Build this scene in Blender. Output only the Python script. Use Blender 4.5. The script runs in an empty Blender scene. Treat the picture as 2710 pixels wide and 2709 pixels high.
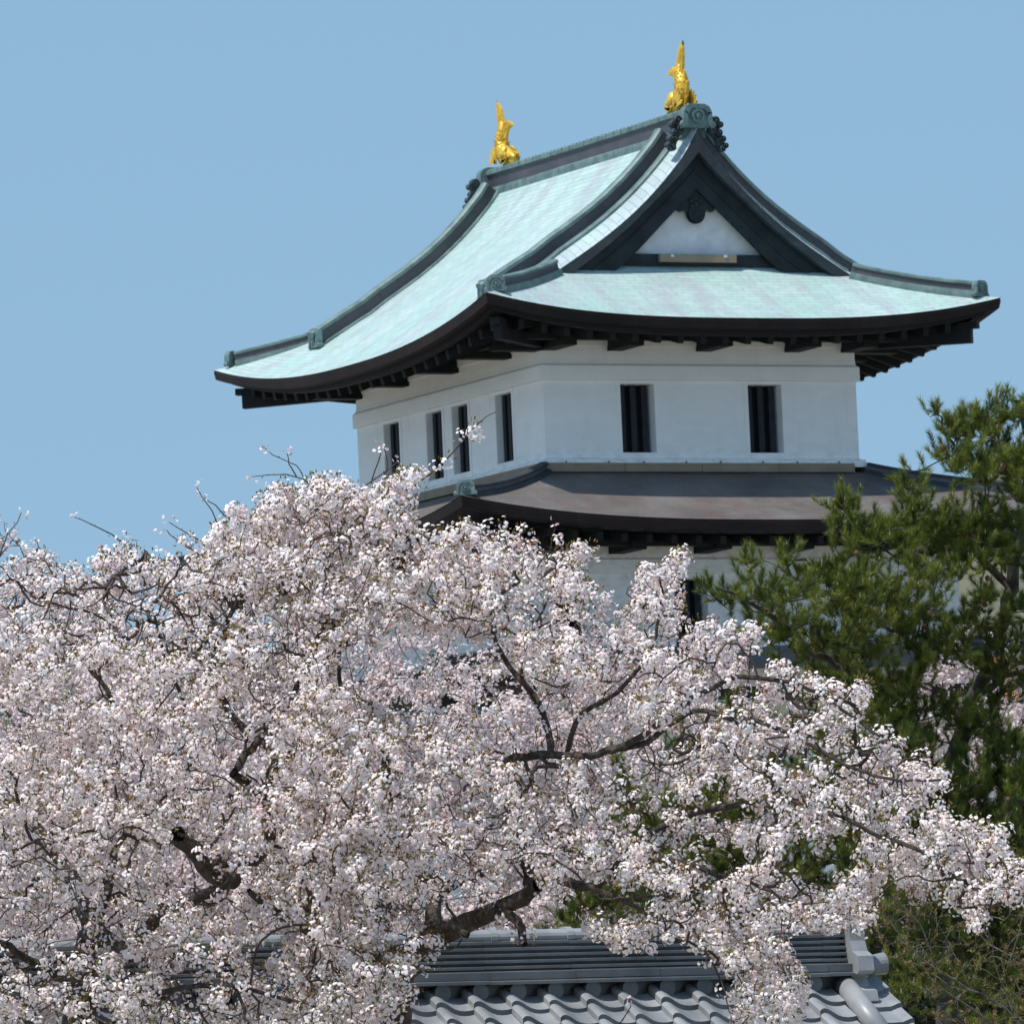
import bpy, math, random
import numpy as np
from mathutils import Vector, Matrix
R = math.radians
rnd = random.Random(7)
S = bpy.context.scene

# ------------------------------------------------------------------ camera
CAM_C = np.array([-87.3625, -177.4433, -18.4923])
YAW, PITCH, ROLL, FPX = 0.4472, 0.0909, 0.0441, 24720.0
fwd = np.array([math.sin(YAW)*math.cos(PITCH), math.cos(YAW)*math.cos(PITCH), math.sin(PITCH)])
rt = np.array([math.cos(YAW), -math.sin(YAW), 0.0])
up = np.cross(rt, fwd)
CR = math.cos(ROLL)*rt - math.sin(ROLL)*up
CU = math.sin(ROLL)*rt + math.cos(ROLL)*up
cd = bpy.data.cameras.new('camera'); cam = bpy.data.objects.new('camera', cd)
S.collection.objects.link(cam); S.camera = cam
M = Matrix(((CR[0], CU[0], -fwd[0], CAM_C[0]), (CR[1], CU[1], -fwd[1], CAM_C[1]), (CR[2], CU[2], -fwd[2], CAM_C[2]), (0, 0, 0, 1)))
cam.matrix_world = M
cd.sensor_width = 36.0; cd.lens = 36.0*FPX/2710.0
cd.clip_start = 1.0; cd.clip_end = 20000.0
cd.dof.use_dof = True; cd.dof.focus_distance = 66.0; cd.dof.aperture_fstop = 26.0

def at(px, py, d):
    """world point seen at photo pixel (2710 px wide frame) at depth d metres"""
    return CAM_C + d*(fwd + CR*((px-1355.0)/FPX) - CU*((py-1354.5)/FPX))
VS = 2710.0/1932.0
def av(vx, vy, d): return at(vx*VS, vy*VS, d)

# ------------------------------------------------------------------ light
SUN = np.array([-1.96, -0.50, 3.83]); SUN = SUN/np.linalg.norm(SUN)
w = bpy.data.worlds.new('World'); S.world = w; w.use_nodes = True
nt = w.node_tree; nt.nodes.clear()
sky = nt.nodes.new('ShaderNodeTexSky'); sky.sky_type = 'NISHITA'; sky.sun_disc = False
sky.sun_elevation = math.asin(SUN[2]); sky.sun_rotation = math.atan2(SUN[0], SUN[1])
sky.altitude = 0; sky.air_density = 2.0; sky.dust_density = 0.3; sky.ozone_density = 8.0
# the sky is looked up a little above the true direction: a clear dry day, almost no pale band at the horizon
_tc = nt.nodes.new('ShaderNodeTexCoord'); _sx = nt.nodes.new('ShaderNodeSeparateXYZ'); _cx = nt.nodes.new('ShaderNodeCombineXYZ')
_ma = nt.nodes.new('ShaderNodeMath'); _ma.operation = 'MULTIPLY_ADD'; _ma.inputs[1].default_value = 0.5; _ma.inputs[2].default_value = 0.25
_mx = nt.nodes.new('ShaderNodeMath'); _mx.operation = 'MAXIMUM'; _mx.inputs[1].default_value = 0.0
nt.links.new(_tc.outputs['Generated'], _sx.inputs[0]); nt.links.new(_sx.outputs[0], _cx.inputs[0]); nt.links.new(_sx.outputs[1], _cx.inputs[1])
nt.links.new(_sx.outputs[2], _mx.inputs[0]); nt.links.new(_mx.outputs[0], _ma.inputs[0]); nt.links.new(_ma.outputs[0], _cx.inputs[2])
nt.links.new(_cx.outputs[0], sky.inputs[0])
bg = nt.nodes.new('ShaderNodeBackground'); bg.inputs[1].default_value = 0.138
wo = nt.nodes.new('ShaderNodeOutputWorld')
_tm = nt.nodes.new('ShaderNodeMix'); _tm.data_type = 'RGBA'; _tm.blend_type = 'MULTIPLY'; _tm.inputs[0].default_value = 1.0
_tm.inputs[7].default_value = (1.01, 1.01, 0.985, 1.0); nt.links.new(sky.outputs[0], _tm.inputs[6])
nt.links.new(_tm.outputs[2], bg.inputs[0]); nt.links.new(bg.outputs[0], wo.inputs[0])
sl = bpy.data.lights.new('sun', 'SUN'); sl.energy = 4.8; sl.angle = R(0.53); sl.color = (1.0, 0.955, 0.88)
so = bpy.data.objects.new('sun', sl); S.collection.objects.link(so)
so.rotation_euler = Vector(SUN).to_track_quat('Z', 'Y').to_euler(); so.location = (-60, -60, 60)
S.view_settings.view_transform = 'Standard'; S.view_settings.look = 'None'
S.view_settings.exposure = 0.0; S.view_settings.gamma = 1.0
S.render.film_transparent = False
S.cycles.max_bounces = 6; S.cycles.diffuse_bounces = 3; S.cycles.glossy_bounces = 2
S.cycles.transmission_bounces = 3; S.cycles.transparent_max_bounces = 8
S.cycles.use_adaptive_sampling = True; S.cycles.adaptive_threshold = 0.02

# ------------------------------------------------------------------ materials
def newmat(name):
    m = bpy.data.materials.new(name); m.use_nodes = True
    n = m.node_tree; n.nodes.clear()
    o = n.nodes.new('ShaderNodeOutputMaterial'); b = n.nodes.new('ShaderNodeBsdfPrincipled')
    n.links.new(b.outputs[0], o.inputs[0])
    return m, n, b, o
def c4(c): return (c[0], c[1], c[2], 1.0)
def noise(n, vec, scale, detail=4, rough=0.6):
    t = n.nodes.new('ShaderNodeTexNoise'); t.inputs['Scale'].default_value = scale
    t.inputs['Detail'].default_value = detail; t.inputs['Roughness'].default_value = rough
    if vec is not None: n.links.new(vec, t.inputs['Vector'])
    return t.outputs[0]
def ramp(n, fac, stops):
    r = n.nodes.new('ShaderNodeValToRGB'); e = r.color_ramp.elements
    while len(e) < len(stops): e.new(0.5)
    for i, (p, c) in enumerate(stops): e[i].position = p; e[i].color = c4(c)
    n.links.new(fac, r.inputs[0]); return r.outputs[0]
def mixc(n, fac, a, b, mode='MIX'):
    m = n.nodes.new('ShaderNodeMix'); m.data_type = 'RGBA'; m.blend_type = mode
    for s, v in ((m.inputs[0], fac), (m.inputs[6], a), (m.inputs[7], b)):
        if hasattr(v, 'type') and not isinstance(v, (float, tuple)): n.links.new(v, s)
        else: s.default_value = v if isinstance(v, (float, int)) else c4(v)
    return m.outputs[2]
def mapping(n, src, scale):
    m = n.nodes.new('ShaderNodeMapping'); m.inputs['Scale'].default_value = scale
    n.links.new(src, m.inputs['Vector']); return m.outputs[0]
def coords(n, which='Object'):
    return n.nodes.new('ShaderNodeTexCoord').outputs[which]
def bump(n, h, strength, dist, b):
    k = n.nodes.new('ShaderNodeBump'); k.inputs['Strength'].default_value = strength
    k.inputs['Distance'].default_value = dist
    n.links.new(h, k.inputs['Height']); n.links.new(k.outputs[0], b.inputs['Normal'])

def mat_noisy(name, c1, c2, scale=3.0, rough=0.8, metallic=0.0, bs=0.0, bd=0.01, spec=0.3, stretch=(1, 1, 1)):
    m, n, b, o = newmat(name)
    v = mapping(n, coords(n), stretch)
    f = noise(n, v, scale)
    n.links.new(ramp(n, f, [(0.3, c1), (0.7, c2)]), b.inputs['Base Color'])
    b.inputs['Roughness'].default_value = rough; b.inputs['Metallic'].default_value = metallic
    b.inputs['Specular IOR Level'].default_value = spec
    if bs: bump(n, f, bs, bd, b)
    return m

def mat_shingle(name, ca, cb, cstreak, mortar, row=0.15, wid=0.42, rough=0.5, stain=None, spec=0.5, streak=0.6):
    m, n, b, o = newmat(name)
    uv = coords(n, 'UV')
    br = n.nodes.new('ShaderNodeTexBrick')
    br.inputs['Scale'].default_value = 1.0
    br.inputs['Brick Width'].default_value = wid; br.inputs['Row Height'].default_value = row
    br.inputs['Mortar Size'].default_value = 0.009; br.inputs['Mortar Smooth'].default_value = 0.5
    br.inputs['Bias'].default_value = 0.0
    br.inputs['Color1'].default_value = (0.0, 0.0, 0.0, 1); br.inputs['Color2'].default_value = (1, 1, 1, 1)
    br.inputs['Mortar'].default_value = (0.5, 0.5, 0.5, 1)
    n.links.new(uv, br.inputs['Vector'])
    big = noise(n, mapping(n, coords(n), (0.35, 0.35, 0.35)), 1.6, 5, 0.65)
    fine = noise(n, coords(n), 9.0, 5, 0.7)
    col = ramp(n, big, [(0.40, ca), (0.60, cb)])
    # streaks running down the slope (uv.y = along the slope)
    st = noise(n, mapping(n, uv, (1.1, 0.16, 1)), 1.5, 5, 0.65)
    stf = ramp(n, st, [(0.45, (0, 0, 0)), (0.62, (streak,)*3)])
    col = mixc(n, stf, col, cstreak)
    rowv = mixc(n, 0.07, col, br.outputs['Color'], 'OVERLAY')
    fv = ramp(n, fine, [(0.3, (0.93, 0.93, 0.93)), (0.7, (1.05, 1.05, 1.05))])
    col = mixc(n, 1.0, rowv, fv, 'MULTIPLY')
    if stain:
        s2 = noise(n, mapping(n, uv, (2.2, 0.5, 1)), 1.9, 5, 0.7)
        col = mixc(n, ramp(n, s2, [(0.64, (0, 0, 0)), (0.74, (0.55,)*3)]), col, stain)
    mf = n.nodes.new('ShaderNodeMath'); mf.operation = 'MULTIPLY'; mf.inputs[1].default_value = 0.5
    n.links.new(br.outputs['Fac'], mf.inputs[0])
    col = mixc(n, mf.outputs[0], col, mortar)
    n.links.new(col, b.inputs['Base Color'])
    b.inputs['Roughness'].default_value = rough; b.inputs['Specular IOR Level'].default_value = spec
    inv = n.nodes.new('ShaderNodeMath'); inv.operation = 'SUBTRACT'; inv.inputs[0].default_value = 1.0
    n.links.new(br.outputs['Fac'], inv.inputs[1])
    ad = n.nodes.new('ShaderNodeMath'); ad.operation = 'MULTIPLY_ADD'; ad.inputs[1].default_value = 0.5
    n.links.new(fine, ad.inputs[0]); n.links.new(inv.outputs[0], ad.inputs[2])
    bump(n, ad.outputs[0], 0.5, 0.012, b)
    return m

MAT = {}
MAT['patina'] = mat_shingle('copper_patina_shingles', (0.365, 0.525, 0.465), (0.425, 0.54, 0.51), (0.38, 0.42, 0.435), (0.11, 0.19, 0.18), stain=(0.32, 0.37, 0.24), streak=0.9)
MAT['verge'] = mat_shingle('copper_verge_shingles', (0.37, 0.45, 0.46), (0.40, 0.52, 0.50), (0.41, 0.43, 0.46), (0.08, 0.12, 0.13), row=0.20, wid=0.9, streak=0.5)
MAT['brownroof'] = mat_shingle('brown_copper_shingles', (0.115, 0.100, 0.092), (0.165, 0.152, 0.142), (0.135, 0.078, 0.064), (0.035, 0.032, 0.03), rough=0.5, spec=0.4, streak=0.45)
MAT['fascia'] = mat_shingle('dark_copper_fascia', (0.020, 0.013, 0.012), (0.034, 0.022, 0.020), (0.014, 0.016, 0.017), (0.006, 0.005, 0.006), row=0.045, wid=0.22, rough=0.6, spec=0.15)
MAT['fascia2'] = mat_shingle('weathered_copper_edge', (0.03, 0.040, 0.045), (0.045, 0.045, 0.055), (0.05, 0.085, 0.085), (0.009, 0.012, 0.014), row=0.07, wid=0.2, rough=0.6, spec=0.25)
MAT['cap'] = mat_noisy('green_copper_cap', (0.060, 0.10, 0.10), (0.165, 0.24, 0.225), 3.5, 0.5, 0.0, 0.3, 0.01, 0.5)
MAT['panel'] = mat_shingle('dark_copper_panel', (0.055, 0.048, 0.055), (0.085, 0.072, 0.08), (0.045, 0.065, 0.065), (0.012, 0.014, 0.016), row=0.6, wid=0.5, rough=0.45)
MAT['oni'] = mat_noisy('blue_green_copper_casting', (0.055, 0.095, 0.10), (0.15, 0.23, 0.22), 6.0, 0.45, 0.0, 0.4, 0.01, 0.5)
MAT['scroll'] = mat_noisy('dark_scroll_casting', (0.018, 0.026, 0.03), (0.06, 0.085, 0.09), 8.0, 0.6, 0.0, 0.3, 0.01, 0.3)
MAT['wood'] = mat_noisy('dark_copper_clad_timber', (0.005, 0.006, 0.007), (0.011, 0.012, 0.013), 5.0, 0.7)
MAT['barge'] = mat_noisy('dark_green_bargeboard', (0.007, 0.010, 0.012), (0.018, 0.028, 0.029), 2.5, 0.6, 0.0, 0.2, 0.01)
MAT['tan'] = mat_noisy('tan_metal_flashing', (0.22, 0.165, 0.11), (0.29, 0.225, 0.155), 2.5, 0.6)
MAT['black'] = mat_noisy('unlit_interior_stand_in', (0.006, 0.007, 0.009), (0.012, 0.013, 0.016), 4, 0.8)  # near-black sheet painted in place of the unlit interior behind the bars
MAT['bar'] = mat_noisy('charcoal_window_bars', (0.014, 0.017, 0.022), (0.026, 0.03, 0.036), 4, 0.7)
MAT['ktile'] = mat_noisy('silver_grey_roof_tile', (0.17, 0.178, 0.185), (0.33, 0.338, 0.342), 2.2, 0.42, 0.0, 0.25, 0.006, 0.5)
MAT['ktop'] = mat_noisy('dark_ridge_tile_and_edge_shade', (0.055, 0.062, 0.07), (0.12, 0.13, 0.14), 3.0, 0.36, 0.0, 0.25, 0.006, 0.5)  # dark ridge tile; on tile front edges it paints in their shade
MAT['gold'] = mat_noisy('gilded_metal', (0.60, 0.35, 0.03), (0.84, 0.56, 0.07), 14.0, 0.42, 0.30, 0.6, 0.02, 0.6)
MAT['goldtip'] = mat_noisy('dark_metal_tip', (0.03, 0.035, 0.04), (0.06, 0.06, 0.06), 5, 0.5)
MAT['stone'] = mat_noisy('grey_castle_stone', (0.10, 0.10, 0.095), (0.22, 0.21, 0.19), 1.5, 0.9, 0, 0.5, 0.05)
MAT['ground'] = mat_noisy('park_ground', (0.20, 0.18, 0.13), (0.34, 0.31, 0.26), 0.35, 0.95)
MAT['hill'] = mat_noisy('dry_hill', (0.07, 0.08, 0.05), (0.16, 0.145, 0.095), 0.05, 0.95, stretch=(1, 1, 0.4))
MAT['cable'] = mat_noisy('grey_green_cable', (0.09, 0.14, 0.14), (0.12, 0.17, 0.17), 2, 0.6)
MAT['orange'] = mat_noisy('orange_cloth', (0.62, 0.20, 0.03), (0.75, 0.27, 0.05), 2, 0.8)

def mat_plaster():
    m, n, b, o = newmat('white_plaster')
    g = coords(n)
    f = noise(n, mapping(n, g, (1, 1, 2.2)), 1.1, 6, 0.7)
    col = ramp(n, f, [(0.3, (0.80, 0.79, 0.76)), (0.7, (0.89, 0.88, 0.845))])
    # mould and drip stains, their own patches low on the wall
    st = noise(n, mapping(n, g, (3.0, 3.0, 5.5)), 1.2, 6, 0.75)
    sp = n.nodes.new('ShaderNodeSeparateXYZ'); n.links.new(g, sp.inputs[0])
    mr = n.nodes.new('ShaderNodeMapRange'); mr.inputs[1].default_value = 0.42; mr.inputs[2].default_value = 0.05
    mr.inputs[3].default_value = 0.0; mr.inputs[4].default_value = 1.0; n.links.new(sp.outputs[2], mr.inputs[0])
    mu = n.nodes.new('ShaderNodeMath'); mu.operation = 'MULTIPLY'
    n.links.new(ramp(n, st, [(0.48, (0, 0, 0)), (0.68, (0.5,)*3)]), mu.inputs[0]); n.links.new(mr.outputs[0], mu.inputs[1])
    col = mixc(n, mu.outputs[0], col, (0.33, 0.38, 0.36))
    s3 = noise(n, mapping(n, g, (1.6, 1.6, 0.25)), 1.7, 5, 0.7)
    col = mixc(n, ramp(n, s3, [(0.55, (0, 0, 0)), (0.75, (0.20,)*3)]), col, (0.52, 0.53, 0.52))
    n.links.new(col, b.inputs['Base Color']); b.inputs['Roughness'].default_value = 0.85
    b.inputs['Specular IOR Level'].default_value = 0.2
    bump(n, noise(n, g, 7.0, 5, 0.7), 0.25, 0.01, b)
    return m
MAT['plaster'] = mat_plaster()
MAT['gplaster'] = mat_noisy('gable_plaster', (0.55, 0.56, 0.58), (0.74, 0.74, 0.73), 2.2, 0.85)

def mat_leafy(name, stops, transl, rough=0.6, spec=0.2, tw=0.35, attr='tint'):
    m, n, b, o = newmat(name)
    a = n.nodes.new('ShaderNodeAttribute'); a.attribute_name = attr
    col = ramp(n, a.outputs['Fac'], stops)
    n.links.new(col, b.inputs['Base Color']); b.inputs['Roughness'].default_value = rough
    b.inputs['Specular IOR Level'].default_value = spec
    t = n.nodes.new('ShaderNodeBsdfTranslucent')
    tc = mixc(n, 1.0, col, transl, 'MULTIPLY'); n.links.new(tc, t.inputs[0])
    ms = n.nodes.new('ShaderNodeMixShader'); ms.inputs[0].default_value = tw
    n.links.new(b.outputs[0], ms.inputs[1]); n.links.new(t.outputs[0], ms.inputs[2])
    n.links.new(ms.outputs[0], o.inputs[0])
    return m
MAT['petal'] = mat_leafy('cherry_petals', [(0.0, (0.68, 0.44, 0.43)), (0.25, (0.93, 0.80, 0.785)), (0.55, (0.97, 0.915, 0.89)), (1.0, (0.985, 0.96, 0.93))], (1, 0.90, 0.90), tw=0.38)
MAT['farpetal'] = mat_leafy('distance_dulled_pink_petals', [(0.0, (0.50, 0.30, 0.29)), (0.5, (0.80, 0.68, 0.66)), (1.0, (0.88, 0.80, 0.77))], (1, 0.95, 0.94), tw=0.30)  # pinker and duller petals, haze of distance put into the colour
MAT['youngleaf'] = mat_leafy('bronze_young_leaves', [(0.0, (0.20, 0.085, 0.03)), (0.5, (0.25, 0.17, 0.04)), (1.0, (0.23, 0.24, 0.06))], (1, 0.95, 0.6), tw=0.3)
MAT['budleaf'] = mat_leafy('olive_bud_leaves', [(0.0, (0.17, 0.09, 0.04)), (0.5, (0.24, 0.16, 0.06)), (1.0, (0.22, 0.19, 0.07))], (1, 0.95, 0.6), tw=0.3)
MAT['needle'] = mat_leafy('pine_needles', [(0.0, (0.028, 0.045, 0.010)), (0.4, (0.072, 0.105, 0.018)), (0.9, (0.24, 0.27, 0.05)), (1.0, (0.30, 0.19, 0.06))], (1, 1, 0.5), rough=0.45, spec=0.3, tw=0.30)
MAT['shadeneedle'] = mat_leafy('shade_painted_pine_needles', [(0.0, (0.014, 0.026, 0.010)), (0.9, (0.050, 0.068, 0.020)), (1.0, (0.14, 0.09, 0.03))], (1, 1, 0.5), rough=0.5, spec=0.3, tw=0.2)  # needles darkened: the deep shade behind the shrub is put into their colour
def mat_bark(name, ca, cb, band=True):
    m, n, b, o = newmat(name)
    g = coords(n)
    f = noise(n, g, 9.0, 6, 0.7)
    col = ramp(n, f, [(0.35, ca), (0.66, cb)])
    n.links.new(col, b.inputs['Base Color']); b.inputs['Roughness'].default_value = 0.75
    b.inputs['Specular IOR Level'].default_value = 0.3
    if band:
        uv = coords(n, 'UV')
        s = noise(n, mapping(n, uv, (15.0, 2.6, 1)), 1.0, 6, 0.85)
        col = mixc(n, ramp(n, s, [(0.50, (0, 0, 0)), (0.66, (0.65,)*3)]), col, (0.22, 0.20, 0.175))
        n.links.new(col, b.inputs['Base Color'])
        bump(n, s, 0.9, 0.02, b)
    else: bump(n, f, 0.8, 0.02, b)
    return m
MAT['cbark'] = mat_bark('cherry_bark', (0.022, 0.016, 0.013), (0.085, 0.066, 0.052))
MAT['ctwig'] = mat_bark('cherry_twig_bark', (0.032, 0.022, 0.019), (0.10, 0.072, 0.062), False)
MAT['pbark'] = mat_bark('pine_bark', (0.028, 0.024, 0.020), (0.085, 0.070, 0.055), False)
MAT['wtwig'] = mat_bark('pale_twig_bark', (0.12, 0.10, 0.085), (0.30, 0.26, 0.23), False)
MAT['gtwig'] = mat_bark('grey_twig_bark', (0.05, 0.042, 0.036), (0.17, 0.145, 0.125), False)
MAT['cone'] = mat_noisy('brown_pine_cone', (0.06, 0.035, 0.02), (0.16, 0.09, 0.05), 20, 0.8)

# ------------------------------------------------------------------ mesh helpers
class MB:
    def __init__(s): s.v = []; s.f = []; s.uv = []; s.mi = []
    def vert(s, p): s.v.append((float(p[0]), float(p[1]), float(p[2]))); return len(s.v)-1
    def face(s, idx, uv=None, mi=0):
        s.f.append(tuple(idx)); s.uv.append(uv if uv else [(0, 0)]*len(idx)); s.mi.append(mi)
    def quad(s, a, b, c, d, uv=None, mi=0): s.face([s.vert(a), s.vert(b), s.vert(c), s.vert(d)], uv, mi)
    def poly(s, pts, mi=0):
        s.face([s.vert(p) for p in pts], [(p[0], p[2]) for p in pts], mi)
    def box(s, x0, x1, y0, y1, z0, z1, mi=0):
        p = [(x, y, z) for z in (z0, z1) for y in (y0, y1) for x in (x0, x1)]
        b = len(s.v); [s.vert(q) for q in p]
        for f in ((0, 2, 3, 1), (4, 5, 7, 6), (0, 1, 5, 4), (2, 6, 7, 3), (0, 4, 6, 2), (1, 3, 7, 5)):
            pts = [p[i] for i in f]
            ax = 0 if pts[0][0] == pts[1][0] == pts[2][0] else (1 if pts[0][1] == pts[1][1] == pts[2][1] else 2)
            uv = [((q[1], q[2]) if ax == 0 else (q[0], q[2]) if ax == 1 else (q[0], q[1])) for q in pts]
            s.face([b+i for i in f], uv, mi)
    def beam(s, a, b, w, h, mi=0, up_=(0, 0, 1)):
        """box beam from a to b (centre of the top face line), width w, height h downwards"""
        a = np.array(a, float); b = np.array(b, float); d = b-a; d /= np.linalg.norm(d)
        sd = np.cross(d, up_); sd /= np.linalg.norm(sd); u = np.cross(sd, d)
        c = []
        for q in (a, b):
            for sx, su in ((-1, 0), (1, 0), (1, -1), (-1, -1)): c.append(q+sd*sx*w/2+u*su*h)
        k = len(s.v); [s.vert(q) for q in c]
        for f in ((0, 1, 2, 3), (7, 6, 5, 4), (0, 4, 5, 1), (1, 5, 6, 2), (2, 6, 7, 3), (3, 7, 4, 0)): s.face([k+i for i in f], None, mi)
    def grid(s, P, UV, mi=0, flip=False):
        """P: (n,m,3) array"""
        n, m = P.shape[:2]; k = len(s.v)
        for i in range(n):
            for j in range(m): s.vert(P[i, j])
        for i in range(n-1):
            for j in range(m-1):
                ids = [(i, j), (i+1, j), (i+1, j+1), (i, j+1)]
                if flip: ids = ids[::-1]
                s.face([k+a*m+b for a, b in ids], [tuple(UV[a, b]) for a, b in ids], mi)
    def sweep_rect(s, a, b, prof, mi=0, mis=None):
        """rectangle half sizes a,b; prof list of (offset, z); swept round all four sides"""
        L = 0
        for i in range(len(prof)-1):
            (o0, z0), (o1, z1) = prof[i], prof[i+1]
            dl = math.hypot(o1-o0, z1-z0)
            c0 = [(-(a+o0), -(b+o0), z0), (a+o0, -(b+o0), z0), (a+o0, b+o0, z0), (-(a+o0), b+o0, z0)]
            c1 = [(-(a+o1), -(b+o1), z1), (a+o1, -(b+o1), z1), (a+o1, b+o1, z1), (-(a+o1), b+o1, z1)]
            for k in range(4):
                q = (k+1) % 4; le = [2*a, 2*b, 2*a, 2*b][k]
                s.quad(c0[k], c0[q], c1[q], c1[k], [(0, L), (le, L), (le, L+dl), (0, L+dl)], mis[i] if mis else mi)
            L += dl
    def lathe(s, c, axis, prof, n=16, mi=0):
        c = np.array(c, float); ax = np.array(axis, float); ax /= np.linalg.norm(ax)
        t = np.array((0, 0, 1.0)) if abs(ax[2]) < .9 else np.array((1.0, 0, 0))
        e1 = np.cross(ax, t); e1 /= np.linalg.norm(e1); e2 = np.cross(ax, e1)
        k = len(s.v)
        for (r, h) in prof:
            for i in range(n):
                a = 2*math.pi*i/n; s.vert(c+ax*h+(e1*math.cos(a)+e2*math.sin(a))*r)
        for j in range(len(prof)-1):
            for i in range(n):
                q = (i+1) % n; s.face([k+j*n+i, k+j*n+q, k+(j+1)*n+q, k+(j+1)*n+i], None, mi)
        s.face([k+i for i in range(n)][::-1], None, mi); s.face([k+(len(prof)-1)*n+i for i in range(n)], None, mi)
    def sweep(s, pts, prof, mi=None, upv=(0, 0, 1), scale=None, closed=True, caps=True):
        """sweep closed profile (side, up) along pts; mi: list per profile edge"""
        pts = [np.array(p, float) for p in pts]; n = len(prof); k = len(s.v); L = 0
        Ls = [0]
        for i in range(1, len(pts)): Ls.append(Ls[-1]+np.linalg.norm(pts[i]-pts[i-1]))
        for i, p in enumerate(pts):
            d = pts[min(i+1, len(pts)-1)]-pts[max(i-1, 0)]; d /= np.linalg.norm(d)
            sd = np.cross(d, upv); sd /= np.linalg.norm(sd); u = np.cross(sd, d)
            sc = scale[i] if scale is not None else 1.0
            for (a, b) in prof: s.vert(p+(sd*a+u*b)*sc)
        pl = [0]
        for j in range(n): pl.append(pl[-1]+math.hypot(prof[(j+1) % n][0]-prof[j][0], prof[(j+1) % n][1]-prof[j][1]))
        for i in range(len(pts)-1):
            for j in range(n if closed else n-1):
                q = (j+1) % n
                s.face([k+i*n+j, k+i*n+q, k+(i+1)*n+q, k+(i+1)*n+j],
                       [(Ls[i], pl[j]), (Ls[i], pl[j+1]), (Ls[i+1], pl[j+1]), (Ls[i+1], pl[j])], (mi[j] if isinstance(mi, list) else (mi or 0)))
        if caps and closed:
            s.face([k+j for j in range(n)], None, (mi[0] if isinstance(mi, list) else (mi or 0)))
            s.face([k+(len(pts)-1)*n+j for j in range(n)][::-1], None, (mi[0] if isinstance(mi, list) else (mi or 0)))
    def plate(s, outline, frame, thick, mi=0):
        """extruded flat outline; frame=(origin, e1, e2, normal)"""
        o, e1, e2, nn = [np.array(q, float) for q in frame]
        n = len(outline); k = len(s.v)
        for t in (0, thick):
            for (a, b) in outline: s.vert(o+e1*a+e2*b+nn*t)
        s.face([k+i for i in range(n)][::-1], None, mi); s.face([k+n+i for i in range(n)], None, mi)
        for i in range(n):
            q = (i+1) % n; s.face([k+i, k+q, k+n+q, k+n+i], None, mi)
    def build(s, name, mats, parent=None, smooth=False, recalc=True):
        me = bpy.data.meshes.new(name); me.from_pydata(s.v, [], s.f)
        uvl = me.uv_layers.new(name='UVMap')
        uvl.data.foreach_set('uv', np.array([c for f in s.uv for c in f], dtype=np.float32).ravel())
        me.polygons.foreach_set('material_index', s.mi)
        for m in (mats if isinstance(mats, list) else [mats]): me.materials.append(MAT[m])
        if recalc:
            import bmesh
            bm = bmesh.new(); bm.from_mesh(me); bmesh.ops.remove_doubles(bm, verts=bm.verts, dist=1e-5)
            bmesh.ops.recalc_face_normals(bm, faces=bm.faces); bm.to_mesh(me); bm.free()
        if smooth: me.polygons.foreach_set('use_smooth', [True]*len(me.polygons))
        me.update()
        o = bpy.data.objects.new(name, me); S.collection.objects.link(o)
        if parent: o.parent = parent; o.matrix_parent_inverse = parent.matrix_world.inverted()
        return o
def tag(o, label=None, cat=None, group=None, kind=None):
    if label: o['label'] = label
    if cat: o['category'] = cat
    if group: o['group'] = group
    if kind: o['kind'] = kind
    return o
def thing(name, loc, label, cat, group=None):
    o = bpy.data.objects.new(name, None); S.collection.objects.link(o); o.location = loc; o.empty_display_size = 0.2
    tag(o, label, cat, group); bpy.context.view_layer.update(); return o
def fastmesh(name, V, F, mat, parent=None, tint=None, smooth=False, uv=None):
    """V (n,3), F (m,k) all faces the same size"""
    me = bpy.data.meshes.new(name); V = np.asarray(V, np.float32); F = np.asarray(F, np.int32)
    m, k = F.shape
    me.vertices.add(len(V)); me.vertices.foreach_set('co', V.ravel())
    me.loops.add(m*k); me.loops.foreach_set('vertex_index', F.ravel())
    me.polygons.add(m); me.polygons.foreach_set('loop_start', np.arange(0, m*k, k, dtype=np.int32))
    try: me.polygons.foreach_set('loop_total', np.full(m, k, np.int32))
    except Exception: pass
    if tint is not None:
        a = me.attributes.new('tint', 'FLOAT', 'POINT'); a.data.foreach_set('value', np.asarray(tint, np.float32))
    if uv is not None:
        l = me.uv_layers.new(name='UVMap'); l.data.foreach_set('uv', np.asarray(uv, np.float32)[F.ravel()].ravel())
    if smooth: me.polygons.foreach_set('use_smooth', np.ones(m, bool))
    me.materials.append(MAT[mat]); me.update(calc_edges=True)
    o = bpy.data.objects.new(name, me); S.collection.objects.link(o)
    if parent: o.parent = parent; o.matrix_parent_inverse = parent.matrix_world.inverted()
    return o
def interp(x, xs, ys): return float(np.interp(x, xs, ys))


# ================================================================== CASTLE KEEP
A, B = 3.65, 4.634            # half widths of the top storey (x, y)
keep = thing('castle_keep', (0, 0, -12.0), 'white plastered three storey castle keep with green copper roof', 'castle')
def part(name, parent=keep): 
    o = bpy.data.objects.new(name, None); S.collection.objects.link(o)
    o.parent = parent; o.matrix_parent_inverse = parent.matrix_world.inverted(); o.empty_display_size = 0.1
    bpy.context.view_layer.update(); return o

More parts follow.
